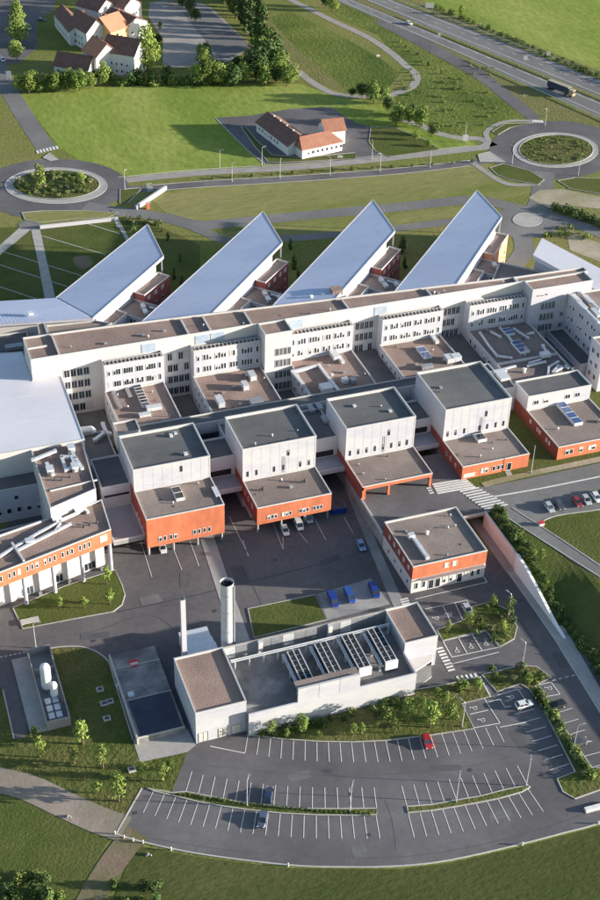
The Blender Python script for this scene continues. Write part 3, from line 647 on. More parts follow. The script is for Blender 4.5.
for u, v, n in ((149, 350, 1), (210, 338.5, 2), (296.5, 323, 1), (381, 309, 1)):
    x, z = PY(u, v, 319); z = 22.2
    for k in range(n):
        lb = MB(); x0 = x-2.1+(k-(n-1)/2)*4.6
        for j in range(8): lb.box(x0, x0+4.1, 318.86, 319, z-1.4+j*.36, z-1.4+j*.36+.28)
        lb.build('louvre_panel', 'louvre', bar)
# projecting stair blocks at full height
p1 = block('stair_tower', 'full height cream stair tower projecting midway from the main bar', rect(106.5, 114.8, 312.3, 318.96), 0, 24.5, 'render_cream', 'roof_gravel')
winblock(p1, 109.6, 114.5, 312.3, 4, w=1.1)
p2 = block('end_tower', 'wide full height cream end block projecting at the right end of the main bar', rect(193.2, 214.2, 313.2, 318.96), 0, 24.5, 'render_white', 'roof_gravel')
winblock(p2, 196.8, 201.8, 313.2, 4, w=1.1); winblock(p2, 203.9, 205.3, 313.2, 1, rows=ROWZ[:4], w=1.2, h=1.6)
win_row(p2, (193.2, 313.2), (214.2, 313.2), 22, (2.2, 3.6, 5), .9, .8)
# ward modules on the front of the bar
MODX = [(59.9, 77.2), (86.0, 106.44), (115.0, 135.2), (144.6, 164.6), (173.4, 193.1)]
for k, (xa, xb) in enumerate(MODX):
    m_ = block('ward_bay', ORD[k]+' ward bay from the large pale roof, with two rows of narrow windows', rect(xa, xb, 315.4, 318.96), 0, 20.9, 'render_white', 'roof_gravel', group='ward bays on the main bar')
    L_ = xb-xa; offs = []; s = 1.6
    for gsz in (1, 3, 4, 3, 4, 1):
        for _ in range(gsz): offs.append(s); s += 1.05
        s += 1.25
    sc = (L_-2.6)/(offs[-1]-1.6)
    for z in ROWZ[:2]: win_row(m_, (xa, 315.4), (xb, 315.4), z+.3, [1.3+(o_-1.6)*sc for o_ in offs], .78, 1.95, fm='frame')
    for z in ROWZ[:2]:
        MB().box(xa+.5, xb-.5, 315.3, 315.395, z-.85, z-.7).build('sill_band', 'parapet', m_)
    n = int(L_/1.15)
    for i in range(n):
        x = xa+.6+(L_-1.2)*i/(n-1); MB().box(x-.09, x+.09, 315.7, 317.2, 20.5, 21.0).build('pergola_fin', 'parapet', m_)
    MB().box(xa+.3, xb-.3, 317.25, 317.4, 20.5, 21.0).build('pergola_beam', 'parapet', m_)
# ---- brown roofed ward blocks (plateaus)
PL = []
for k, (xa, xb) in enumerate(MX):
    x0 = 59.6 if k == 0 else xa
    r = block('ward_block', ORD[k]+' brown roofed ward block from the large pale roof, below the main bar', rect(x0, xb, 295.1, 315.36), 0, 12.5, 'render_white', 'roof_gravel' if k < 4 else 'roof_gravel_grey', group='brown roofed ward blocks')
    PL.append(r)
    for z in (10.1, 6.1, 2.2):
        win_row(r, (x0, 315.3), (x0, 295.1), z, (3, 6.2, 9.4, 12.6, 15.8), 1.2, 1.7)
def on(root, u, v, z, sx, sy, h, **k):
    p = P(u, v, z+h*.5); return unit(root, p.x, p.y, z, sx, sy, h, **k)
ZP = 11.95
a = P(141.5, 397, ZP); skylight(PL[0], a.x, a.y, ZP, 2.2, 11, .7, 7, 'glass'); on(PL[0], 154, 408, ZP, 4.2, 1.6, 1.3); on(PL[0], 128, 392, ZP, 1, 6, .5, m='metal_grey'); on(PL[0], 117, 400, ZP, .8, 9, .4, m='metal_grey'); on(PL[0], 145, 415, ZP, 3.2, 1.4, 1.0)
on(PL[1], 252, 376, ZP, 1.8, 3.4, 1.7); on(PL[1], 220, 402, ZP, 1.8, 4.2, 1.8); on(PL[1], 245, 386, ZP, 1.6, 2.8, 1.8); on(PL[1], 256, 402, ZP, 3.6, 2.4, 1.6, m='metal_grey'); on(PL[1], 247, 374, ZP, 1, 1.2, 1.2)
c = [P(u, v, ZP+.5) for u, v in ((322, 372), (305, 370), (308, 376), (330, 372))]
a = P(312, 378, ZP); duct(PL[2], [(a.x-4, a.y-3, ZP+.5), (a.x-4.6, a.y+4, ZP+.5), (a.x+4, a.y+5, ZP+.5), (a.x+4.6, a.y-9, ZP+.5)], .9)
on(PL[2], 334, 355, ZP, 2, 5, 1.6); on(PL[2], 326, 388, ZP, 3.4, 3, 1.6); on(PL[2], 345, 381, ZP, 1.8, 1.6, 1.5); on(PL[2], 353, 381, ZP, 1.6, 1.8, 1.5, m='metal_grey'); on(PL[2], 341, 360, ZP, 1, 3.5, .9)
a = P(424, 354, ZP); skylight(PL[3], a.x, a.y, ZP, 2.6, 6, .7, 2); on(PL[3], 434, 339, ZP, 1.2, 5, 1.1); on(PL[3], 449, 359, ZP, 2.2, 3, 1.7); on(PL[3], 456, 358, ZP, 2.6, 2.4, 1.8); on(PL[3], 427, 367, ZP, 3.6, 1.4, 1.2, m='metal_grey')
a = P(520, 348, ZP); skylight(PL[4], a.x, a.y, ZP, 3.2, 6.6, .7, 3); a = P(508, 333, ZP); skylight(PL[4], a.x, a.y, ZP, 3, 3.4, .7, 2)
for q in ([(480, 333), (488, 345), (497, 356), (511, 358)], [(514, 329), (528, 338)], [(528, 334), (533, 333)], [(491, 332), (500, 337)], [(500, 328), (508, 336), (512, 342)], [(543, 347), (549, 355)]):
    duct(PL[4], [tuple(P(u, v, ZP+.45)) for u, v in q], .65)
on(PL[4], 510, 321.5, ZP, 1.2, 1.2, 1.4); on(PL[4], 545, 355, ZP, 3, 2, 1.4)
cl = random.Random(3)
def clutter(root, x0, x1, y0, y1, z, n):
    for _ in range(n):
        x, y = cl.uniform(x0+1, x1-1), cl.uniform(y0+1, y1-1); t = cl.random()
        if t < .5: vent(root, x, y, z, cl.uniform(.18, .3), cl.uniform(.3, .7), cl.choice(('metal_light', 'metal_dark', 'metal_grey')))
        elif t < .75: unit(root, x, y, z, cl.uniform(.5, 1), cl.uniform(.5, 1), cl.uniform(.35, .6), cl.choice(('metal_grey', 'metal_light')), 'roof_box', .1)
        else: MB().box(x-.35, x+.35, y-.35, y+.35, z, z+.03).build('roof_drain', 'metal_dark', root)
for k, (xa, xb) in enumerate(MX): clutter(PL[k], xa+3, xb, 295.5, 315, ZP, 9)
clutter(bar, 45, 120, 319.5, 326, 23.95, 9); clutter(bar, 120, 205, 319.5, 321.6, 23.95, 8)
# ---- spine corridor, link roofs, courts
sp = block('spine_corridor', 'narrow dark roofed spine corridor running between ward blocks and operating towers', rect(62, 170.5, 290.8, 295.04), 0, 13.2, 'cladding_white', 'roof_dark', rim=.22, depth=.35)
for k, (xa, xb) in enumerate(MX[:4]):
    tb_ = 288.75 if k == 3 else 283.85
    r = block('plant_roof', ORD[k]+' brown plant roof from the large pale roof, right behind an operating tower', rect(xa if k else 62, xb, tb_, 290.76), 0, 12.4, 'render_white', 'roof_gravel_grey', group='plant roofs behind the towers')
    duct(r, [(xb-9, tb_+3.5, 12.5), (xb-2, tb_+3.8, 12.5)], .8)
for k in range(4):
    xa, xb = MX[k][1], MX[k+1][0]
    if k == 3: xa, xb = MX[3][1], MX[4][0]-.05
    z = (13, 13, 11.5, 12.6)[k]; y0, y1 = ((274.4, 283.3), (274.2, 288.5), (276.5, 286), (282, 290.7))[k]
    r = block('link_block', ORD[k]+' dark roofed link block from the large pale roof, between two operating towers', rect(xa+.05, xb-.05, y0, y1), 4.4, z, 'cladding_white', 'roof_dark', rim=.22, group='link blocks between the towers')
    MB().box(xa+1.2, xb-1.2, y0-.05, y0+.1, 6.9, 8.7).build('dark_opening', 'void', r)
    if k < 3:
        lr = MB().box(xa+.05, xb-.05, y0-6, y0-.06, 5.6, 6.6).build('lower_roof', 'roof_sheet', r)
        MB().box(xa+.05, xb-.05, y0-6.15, y0-6, 5.4, 6.9).build('lower_fascia', 'parapet', r)
    if k == 1:
        for q in ((319, 407), (311, 409), (325, 420)): on(r, *q, 12.45, 1.4, 3.2, 1.0, m='metal_grey')
    if k == 0:
        b2 = MB().box(xa+.3, xb-.3, 288.7, 288.95, 9.2, 10.9).build('window_band', 'glass', r)
    if k == 3: on(r, 503, 377, 12.05, 3, 3.5, 1.2); on(r, 500, 372, 12.05, 4, 1.2, 1.2)
# ---- operating towers with their lower front roofs
TOW = [(268.1, 283.8, 12.4, 3.1), (268.1, 283.8, 9, 3.3), (268.6, 283.8, 9, 4.5), (268.8, 288.7, 9, 4.5)]
FR = [[], [.07, .19, .43, .56, .79, .91], [.07, .19, .31, .43, .55, .67, .79, .9], [.07, .19, .32, .55, .67, .8, .92]]
LOWR = []
for k in range(4):
    xa, xb = MX[k]; y0, y1, zl, zb = TOW[k]
    root = thing('operating_block', ORD[k]+' operating block from the large pale roof, white tower above orange front', 'building', ((xa+xb)/2, 262, 0), 'operating blocks')
    MB().prism(rect(xa, xb, y0, y1), 0, 18.9, top=False).build('tower_wall', 'cladding_white', root)
    # coloured base on the flank
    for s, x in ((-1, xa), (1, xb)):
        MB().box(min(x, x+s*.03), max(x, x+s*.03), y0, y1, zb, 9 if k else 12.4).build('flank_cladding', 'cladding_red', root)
    roof_on(root, rect(xa, xb, y0, y1), 19, 'roof_felt', rim=.28, depth=.8)
    lo = rect(xa, xb, 255.7, y0-.03)
    if k != 2:
        MB().prism(lo, zb, zl-.1, top=False).build('orange_wall', 'orange', root)
    else:
        MB().box(xa, xa+.4, 255.7, y0-.03, 4.5, 8.9).build('side_wall', 'orange', root)
        MB().box(xa, xb, 255.7, 256.1, 7.7, 8.9).build('portal_beam', 'orange', root)
        MB().box(xb-.4, xb, 256.1, y0-.03, 7.7, 8.9).build('side_beam', 'orange', root)
        MB().box(xa+.4, xb-.4, 256.1, y0-.03, 7.9, 8.2).build('soffit', 'concrete', root)
        MB().box(xa+.02, xb-.02, y0-.02, y0-.003, 4.5, 7.9).build('portal_back', 'brick_orange', root)
        for x in (xa+.4, xa+7.4, xb-.7): MB().box(x, x+.6, 255.75, 256.5, 4.5, 7.7).build('portal_column', 'orange', root)
    roof_on(root, lo, zl, 'roof_gravel_grey', rim=.24, depth=.4)
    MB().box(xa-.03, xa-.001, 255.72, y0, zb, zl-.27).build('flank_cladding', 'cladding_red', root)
    if k != 2: MB().box(xb+.001, xb+.03, 255.72, y0, zb, zl-.27).build('flank_cladding', 'cladding_red', root)  # right side is out of view; dark red added here to cut orange bounce light
    if k < 2:      # storey on the yard set back under the overhang, on columns
        MB().prism(rect(xa+.6, xb-.6, 263, y0), 0, zb+.2, top=False).build('ground_floor', 'render_white', root)
        for x in (xa+.5, xa+7, xb-7, xb-.5): MB().tube([(x, 256.8, 0), (x, 256.8, zb)], .32, 10).build('column', 'concrete', root)
        for x in (xa+3, xa+7.5, xa+12, xa+16.5): window(root, x, 263, 1.5, (0, -1), 2.4, 2.2, mull=1, gm='glass')
    for f_ in FR[k]: window(root, xa+(xb-xa)*f_, y0, zl+1.7, (0, -1), .5, 1.7, fm='frame_dark', gm='glass')
    x = xa+(xb-xa)*(.62, .62, .62, .63)[k]
    window(root, x, y0, zl+(4.2 if k == 0 else 6.2), (0, -1), .6, 1.8, fm='frame_dark', gm='glass')
    if k:
        lad = MB()
        for s in (-.75, -.2): lad.box(x-.5+s, x-.44+s, y0-.25, y0-.19, zl, zl+5.4)
        for i in range(14): lad.box(x-1.25, x-.64, y0-.24, y0-.2, zl+.3+i*.36, zl+.35+i*.36)
        lad.build('ladder', 'metal_grey', root)
    LOWR.append(root)
    # panel joints on the tower front: slim battens at the storey line and corners
    for x in (xa+.02, xb-.3): MB().box(x, x+.28, y0-.04, y0-.002, zl, 18.7).build('corner_trim', 'parapet', root)
    n = 8
    for i in range(1, n): MB().box(xa+(xb-xa)*i/n-.02, xa+(xb-xa)*i/n+.02, y0-.012, y0-.002, zl, 18.6).build('panel_joint', 'metal_grey', root)
for k in range(4): clutter(LOWR[k], MX[k][0], MX[k][1], 256, TOW[k][0]-.5, TOW[k][2]-.4, 4); clutter(LOWR[k], MX[k][0], MX[k][1], TOW[k][0]+.5, TOW[k][1]-.5, 18.2, 4)
r = LOWR[0]
a = P(178, 495, 12); skylight(r, a.x, a.y, 12, 2.2, 5, .8, 2, 'glass'); on(r, 216, 492, 12, 1.2, 4, .5)
win_row(r, (MX[0][0], 255.7), (MX[0][1], 255.7), 5.3, (3.4, 4.6, 6.2, 7.4), .8, 1.5); win_row(r, (MX[0][0], 255.7), (MX[0][1], 255.7), 5.3, (12.4, 13.6, 15, 16.3), .8, 1.5)
r = LOWR[1]
for u, v in ((263, 489), (305, 481)): p = P(u, v, 9); vent(r, p.x, p.y, 8.6, .4, .9, 'metal_dark'); unit(r, p.x-.6, p.y, 8.6, .5, .5, .5, 'metal_dark')
for s in (3.2, 7.2, 12.0, 15.8): win_row(r, (MX[1][0], 255.7), (MX[1][1], 255.7), 5.2, (s, s+.95, s+1.9), .8, 1.3)
r = LOWR[3]
a = P(478, 436.5, 8.6); skylight(r, a.x, a.y, 8.6, 2.6, 5.6, .9, 2, 'glass')
win_row(r, (MX[3][0], 255.7), (MX[3][1], 255.7), 6.3, (6.2, 7.4, 9.6, 11.0, 12.2), .95, 1.6)
win_row(r, (MX[3][0], 255.7), (MX[3][1], 255.7), 5.9, (14.3,), 1.4, 2.6, gm='glass', name='door'); window(r, 146.3, 255.7, 5.7, (0, -1), 3.6, 1.2, gm='blind')
for k in (0, 1, 3):
    xa = MX[k][0]; win_row(LOWR[k], (xa-.035, 268), (xa-.035, 255.7), 6.6, (2.5, 5, 8.2), .8, 1.3)
# ---- fifth block: lower, dark roof, no tower
fb = thing('outpatient_block', 'low block with dark green grey upper roof and long blue skylight on brown lower roof', 'building', (183.5, 265, 0), 'operating blocks')
MB().prism(rect(173.3, 193.8, 275, 283.4), 0, 13.5, top=False).build('upper_wall', 'cladding_white', fb); roof_on(fb, rect(173.3, 193.8, 275, 283.4), 13.6, 'roof_felt')
MB().prism(rect(173.3, 193.8, 255.9, 274.97), 0, 8.9, top=False).build('orange_wall', 'orange', fb); roof_on(fb, rect(173.3, 193.8, 255.9, 274.97), 9, 'roof_gravel_grey', depth=.4)
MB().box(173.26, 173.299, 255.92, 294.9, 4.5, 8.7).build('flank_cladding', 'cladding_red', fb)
win_row(fb, (173.3, 275), (193.8, 275), 11, (2.8, 6.0, 13, 16.2), 1.7, 1.5, mull=1)
win_row(fb, (173.26, 274.9), (173.26, 255.9), 7, (3, 7.2, 8.6, 12.6, 14.2), .9, 1.2, gm='blind')
win_row(fb, (173.3, 255.9), (193.8, 255.9), 6.6, (3.0, 4.3, 7.4, 11.4, 15), 1.2, 1.6); window(fb, 184.2, 255.9, 6.6, (0, -1), 2.4, 1.5, gm='blind')
a = P(569, 415, 8.6); skylight(fb, a.x, a.y, 8.6, 2.6, 11, .9, 4)
MB().prism(rect(173.3, 193.8, 283.43, 295.07), 0, 12.3, top=False).build('rear_wall', 'render_white', fb); roof_on(fb, rect(173.3, 193.8, 283.43, 295.07), 12.4, 'roof_gravel_grey')
for q in ([(548, 375), (549, 367), (558, 362)], [(553, 372), (558, 366), (568, 368)], [(528, 366), (545, 362)], [(530, 363), (540, 360)], [(493, 372), (515, 366)], [(556, 371), (566, 366)]):
    duct(fb, [tuple(P(u, v, 12.3)) for u, v in q], .6)
p = P(524, 372, 12); vent(fb, p.x, p.y, 11.9, .7, 1.2, 'tank_white')
clutter(fb, 174, 193, 257, 274, 8.6, 4)
# ---- emergency block on the yard
eb = block('emergency_block', 'square two storey emergency building with orange upper floor on white ground floor', rect(114.85, 135.05, 222.4, 240.7), 0, 8.8, bands=[(0, 'render_cream'), (4.5, 'orange')], roofm='roof_gravel_grey')
win_row(eb, (114.85, 222.4), (135.05, 222.4), 6.9, (9.2, 11.4), 1.2, 1.6, gm='blind')
win_row(eb, (114.85, 222.4), (135.05, 222.4), 2.2, (1.4, 3.4, 9.0, 10.8, 15, 16.7, 18.4), .9, 2.0); win_row(eb, (114.85, 222.4), (135.05, 222.4), 1.7, (5.4, 7.2, 13.2), 1.5, 2.9, gm='glass', name='door')
win_row(eb, (114.81, 240.7), (114.81, 222.4), 6.8, (4, 7, 10, 13, 16), .9, 1.3, gm='blind'); win_row(eb, (114.85, 240.7), (114.85, 222.4), 2.2, (4, 8, 12, 16), .9, 1.4)
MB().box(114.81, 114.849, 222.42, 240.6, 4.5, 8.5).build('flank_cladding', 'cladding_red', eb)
p = P(427, 534, 8.3); vent(eb, p.x, p.y, 8.2, .5, .9, 'tank_white'); duct(eb, [tuple(P(u, v, 8.8)) for u, v in ((413, 537), (420, 547), (427, 557))], .9); p = P(411, 538, 8.4); unit(eb, p.x, p.y, 8.25, 1.6, 1.2, 1.4)
clutter(eb, 115.5, 134.5, 223, 240, 8.25, 6)
MB().box(117, 134.5, 221.2, 222.3, 4.3, 4.45).build('canopy', 'concrete', eb)
# ---- right wing
rw = block('right_wing', 'white right wing with ducts on its roof beside the dark narrow court', rect(206, 226, 290.2, 313.1), 0, 21, 'render_white', 'roof_gravel_grey')
for z in (17.9, 14, 10.1, 6.1):
    win_row(rw, (206, 313.1), (206, 290.2), z, (2.2, 4.2, 8.2, 9.6, 13, 15.5, 17, 20.5), 1.0, 1.5)
for q in ((576, 299), (582, 306), (588, 300), (596, 313)): on(rw, *q, 20.4, 1.5, 4.5, 1.0)
duct(rw, [tuple(P(u, v, 21.1)) for u, v in ((573, 297), (598, 322))], .8); duct(rw, [tuple(P(u, v, 21.1)) for u, v in ((581, 293), (600, 310))], .8)
rn = block('wing_end_building', 'near end of the right wing with windows beside the orange outpatient block', rect(201.5, 226, 283, 290.1), 0, 19.5, 'render_white', 'roof_gravel_grey')
for z in (16, 12.1, 8.2): win_row(rn, (201.5, 290.1), (201.5, 283), z, (1.8, 4.6), 1.5, 1.8, mull=1); win_row(rn, (201.5, 283), (226, 283), z, (2, 5, 8, 11), 1.5, 1.8, mull=1)
block('court_roof', 'long dark low roof in the narrow court under the right wing', rect(200.2, 205.95, 292, 313.1), 0, 9, 'render_white', 'roof_dark', rim=.22)
cw = block('court_gallery', 'grey glazed gallery wall along the dark court beside the right wing', rect(197.5, 200.1, 293.5, 312.6), 0, 7.4, 'cladding_white', 'roof_dark', rim=.25)
win_row(cw, (197.5, 312.6), (197.5, 293.5), 5, [1.3+i*1.25 for i in range(14)], .6, 2.4, gm='glass')
# ---- large pale roof and left buildings
br = block('entrance_hall', 'wide hall under a large flat pale lilac membrane roof left of the ward blocks', [(2, 287.5), (48.0, 287.0), (48.3, 318.9), (40.2, 318.9), (40.2, 335), (2, 341)], 0, 17.6, 'render_cream', 'membrane', rim=.25, depth=.12)
for y in (300, 312): MB().box(2.3, 48.2, y-.06, y+.06, 17.47, 17.52).build('roof_seam', 'parapet', br)
LZ = 17.1
l1 = block('left_block', 'block with many ducts on its brown roof below the large pale roof', [(33.9, 261.6), (46.2, 265.9), (47.4, 287.35), (33.9, 287.35)], 0, LZ, 'render_cream', 'roof_gravel')
for q in ([(33, 460), (55, 451)], [(47, 464), (53, 474)], [(62, 458), (66, 470), (73, 467)], [(70, 446), (75, 458)], [(76, 459), (82, 468)], [(62, 457), (72, 457), (76, 470)]): duct(l1, [tuple(P(u, v, LZ+.1)) for u, v in q], .8)
for q in ((71, 448), (75, 467), (50, 470)): on(l1, *q, LZ-.55, 1.8, 2.2, 1.4)
for u, v in ((55, 480), (62, 480), (70, 477)): p = P(u, v, LZ-.4); vent(l1, p.x, p.y, LZ-.6, .3, .6, 'metal_dark')
a, b = P(50, 490, LZ), P(97, 479, LZ); MB().bar(a-Vector((0, 0, .3)), b-Vector((0, 0, .3)), .25, .4).build('roof_divider', 'parapet', l1)
for z in (14, 10.5, 7, 3.5): win_row(l1, (33.9, 281), (33.9, 262.2), z, (3, 6, 9, 12, 15, 18), 1.1, 1.5)
d2 = Vector((28.4, 7.6)).normalized(); n2 = Vector((-d2.y, d2.x)); A0 = Vector((47.0, 253.5)); B0 = A0-d2*46
D0 = A0+Vector((.5, 12.2)); E0 = D0 - d2*12
poly = [tuple(B0), tuple(A0), tuple(D0), tuple(B0+n2*13.5)]
l2 = thing('left_front_building', 'angled building with orange window band over cream wall standing on white columns', 'building', (*A0, 0))
MB().prism(poly, 8.9, 13.4, top=False).build('orange_band', 'orange', l2)
roof_on(l2, poly, 13.5, 'roof_gravel', depth=.5)
pin = [tuple(B0+n2*3.2), tuple(A0+n2*3.2-d2*.8), tuple(D0-d2*.8), tuple(B0+n2*13.4)]
MB().prism(pin, 0, 8.95, top=False).build('cream_wall', 'render_cream', l2)
for s in (.5, 8.3, 16, 23.7, 31.4, 39.1):
    q = A0-d2*s+n2*.5; MB().tube([(q.x, q.y, 0), (q.x, q.y, 8.9)], .5, 12).build('column', 'render_white', l2)
offs = []; s = 1.5
while s < 44:
    for _ in range(3): offs.append(s); s += 1.25
    s += .9
win_row(l2, A0-d2*45.5, A0, 11.4, [45.5-o_ for o_ in offs if o_ > 4], .72, 1.7)
q = A0-d2*2.2; window(l2, q.x, q.y, 11.5, (d2.y, -d2.x), 1.9, 2.0, gm='blind')
for s in (3, 12, 20): 
    q = A0-d2*(s+2)+n2*3.2; window(l2, q.x, q.y, 1.6, (d2.y, -d2.x), 3.2, 2.4, mull=2, gm='glass'); MB().box(q.x+2.5, q.x+3.3, q.y-1.2, q.y-.4, 0, .9).build('bench_block', 'metal_grey', l2)
for q in ([(0, 556), (40, 532), (58, 523)], [(18, 550), (70, 524)], [(52, 516), (60, 524), (56, 531)], [(66, 512), (82, 506), (88, 512)], [(62, 520), (84, 510)]): duct(l2, [tuple(P(u, v, 13.5)) for u, v in q], .65)
for q in ((72, 505), (79, 510), (57, 519), (30, 541)): on(l2, *q, 13.0, 2.2, 1.4, 1.0)
for u, v in ((84, 527), (90, 525), (97, 523), (70, 523)): p = P(u, v, 13.1); vent(l2, p.x, p.y, 12.95, .35, .5, 'metal_dark')
a = P(12, 543, 13.5); b = P(24, 561, 13.5); MB().bar(a-Vector((0, 0, .1)), b-Vector((0, 0, .1)), .5, .8).build('roof_divider', 'parapet', l2)
block('left_court_roof', 'flat grey roof strip with pale patches behind the orange banded left building', [tuple(B0+n2*13.6), tuple(A0+n2*13.2-d2*13.5), (33.8, 264.0), (10, 262.0)], 0, 12.2, 'render_white', 'roof_dark', rim=.22)
lc = block('left_court_wing', 'blue shaded wing with dark roof and square windows across the left court', rect(2, 34.4, 281, 287.3), 0, 10.5, 'render_white', 'roof_dark', rim=.22)
win_row(lc, (2, 281), (34.4, 281), 3.4, [3+i*2.6 for i in range(12)], 1.3, 1.7); win_row(lc, (2, 281), (34.4, 281), 7.4, (26,), 1.3, 1.4)
# connection pieces between left block and first operating block
cb = block('connecting_block', 'white connecting block with dark slot windows between left block and first operating block', rect(48.7, 56.3, 271.5, 284.5), 0, 12.6, 'cladding_white', 'roof_dark', rim=.22)
MB().box(49.2, 55.8, 271.38, 271.49, 9.2, 9.8).build('dark_slot', 'void', cb); MB().box(50.2, 56, 271.38, 271.49, 2.5, 4.6).build('dark_slot', 'void', cb)
block('flat_canopy', 'plain dark flat canopy roof over the passage beside the first operating block', rect(48.2, 56.3, 257.5, 271.3), 4.6, 6.2, 'concrete', 'roof_sheet', rim=.25, depth=.2)
cc = block('cream_penthouse', 'small cream penthouse box behind the first operating tower', rect(57.3, 63.6, 289.4, 295.0), 0, 15.6, 'render_cream', 'roof_gravel_grey', rim=.22)
cs = block('plant_court', 'small dark plant court roof with a fat silver duct beside the pale roof', rect(48.7, 56.3, 284.6, 300), 0, 10, 'cladding_white', 'roof_dark', rim=.22)
p = P(86, 430, 11.3); MB().tube([(p.x-2.5, p.y+.5, 11.2), (p.x+1.5, p.y, 11.2), (p.x+2, p.y, 10.4)], 1.0, 12).build('fat_duct', 'metal_light', cs)
for q in ([(103, 424), (106, 432), (110, 434)], [(95, 440), (104, 433)]): duct(cs, [tuple(P(u, v, 10.5)) for u, v in q], .9)
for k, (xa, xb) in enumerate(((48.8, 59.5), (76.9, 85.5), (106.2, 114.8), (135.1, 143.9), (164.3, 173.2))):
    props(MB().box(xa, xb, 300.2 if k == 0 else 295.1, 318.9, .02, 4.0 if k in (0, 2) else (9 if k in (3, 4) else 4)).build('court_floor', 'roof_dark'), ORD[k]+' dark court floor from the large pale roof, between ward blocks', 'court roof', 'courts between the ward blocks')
# ---- wings with rising zinc roofs
def wing(k, rl, rtip, ltip, ll, extra=None):
    """picture points of: right edge low end, right tip, left tip, left low end"""
    a, b, c, d = P(*rl, 14), P(*rtip, 17), P(*ltip, 17), P(*ll, 11.5 if k else 13.1)
    if k:
        def ext(p, q):      # run the edge on to the back of the bar
            t = (324.5-p.y)/(q.y-p.y); return p+(q-p)*t
        a2, d2_ = ext(b, a), ext(c, d)
    else: a2, d2_ = a, d
    root = thing('wing_building', ORD[k]+' angled wing from the lawn paths, with blue grey zinc roof', 'building', (a.x, a.y, 0), 'zinc roofed wings')
    nrm = (b-a2).cross(c-a2); d2_.z = a2.z-(nrm.x*(d2_.x-a2.x)+nrm.y*(d2_.y-a2.y))/nrm.z      # keep the sheet flat
    top = [a2, b, c, d2_]
    MB().prism([(p.x, p.y) for p in top], [p.z-.9 for p in top], [p.z for p in top]).build('fascia', 'render_white', root)
    up = [p+Vector((0, 0, .03)) for p in top]; cen = sum(up, Vector())/4
    ins = [p+(cen-p).normalized()*.5 for p in up]
    MB().prism([(p.x, p.y) for p in ins], 0, [p.z+.05 for p in ins], sides=False, bot=False).build('zinc_roof', 'zinc', root)
    for p, q in ((top[3], top[2]), (top[2], top[1]), (top[1], top[0])): MB().bar(p+Vector((0, 0, .08)), q+Vector((0, 0, .08)), .28, .16).build('edge_trim', 'parapet', root)
    # standing seams of the sheet roof
    sm = MB(); n = 22
    for i in range(1, n):
        t = i/n; p = ins[0].lerp(ins[1], t); q = ins[3].lerp(ins[2], t); sm.bar(p+Vector((0, 0, .05)), q+Vector((0, 0, .04)), .05, .02)
    sm.build('roof_seam', 'zinc', root)
    inner = [a2.lerp(b, .02), a2.lerp(b, .93), d2_.lerp(c, .975), d2_.lerp(c, .02)]; ic = sum(inner, Vector())/4
    inn = [p+(ic-p).normalized()*1.2 for p in inner]
    MB().prism([(p.x, p.y) for p in inn], 0, [p.z-.85 for p in inn], bot=False).build('wall', 'render_white', root)
    for p in (b, c):
        q = p+(cen-p).normalized()*.8; MB().tube([(q.x, q.y, 0), (q.x, q.y, q.z-.9)], .22, 8).build('column', 'metal_grey', root)
    return root, a2, b, c, d2_
W = [wing(0, (93, 318), (163.6, 256.4), (147.5, 224.5), (56, 298)), wing(1, (216, 309.6), (282.4, 243), (263, 211.6), (150, 316)),
     wing(2, (337, 297), (395, 231), (373, 200), (274, 306)), wing(3, (458, 282.4), (502, 217), (477, 190.4), (399, 288))]
# second leg of the first wing
r = W[0][0]; a, d = W[0][1], W[0][4]; e, f_ = P(-40, 327, 14), P(-40, 303.5, d.z)
leg = [e, a-Vector((.05, 0, 0)), d-Vector((.05, 0, 0)), f_]
MB().prism([(p.x, p.y) for p in leg], [p.z-.9 for p in leg], [p.z-.03 for p in leg]).build('fascia', 'render_white', r)
MB().prism([(p.x, p.y) for p in leg], 0, [p.z+.02 for p in leg], sides=False, bot=False).build('zinc_roof', 'zinc', r)
MB().prism(offset([(p.x, p.y) for p in leg], -1.0), 0, 12.3, bot=False).build('wall', 'render_cream', r)
sm = MB()
for i in range(1, 34): q0 = leg[0].lerp(leg[1], i/34); q1 = leg[3].lerp(leg[2], i/34); sm.bar(q0+Vector((0, 0, .05)), q1+Vector((0, 0, .04)), .05, .02)
sm.build('roof_seam', 'zinc', r)
p = P(31, 315.5, 14); unit(r, p.x, p.y, 14, 1.6, 1.3, 1.2)
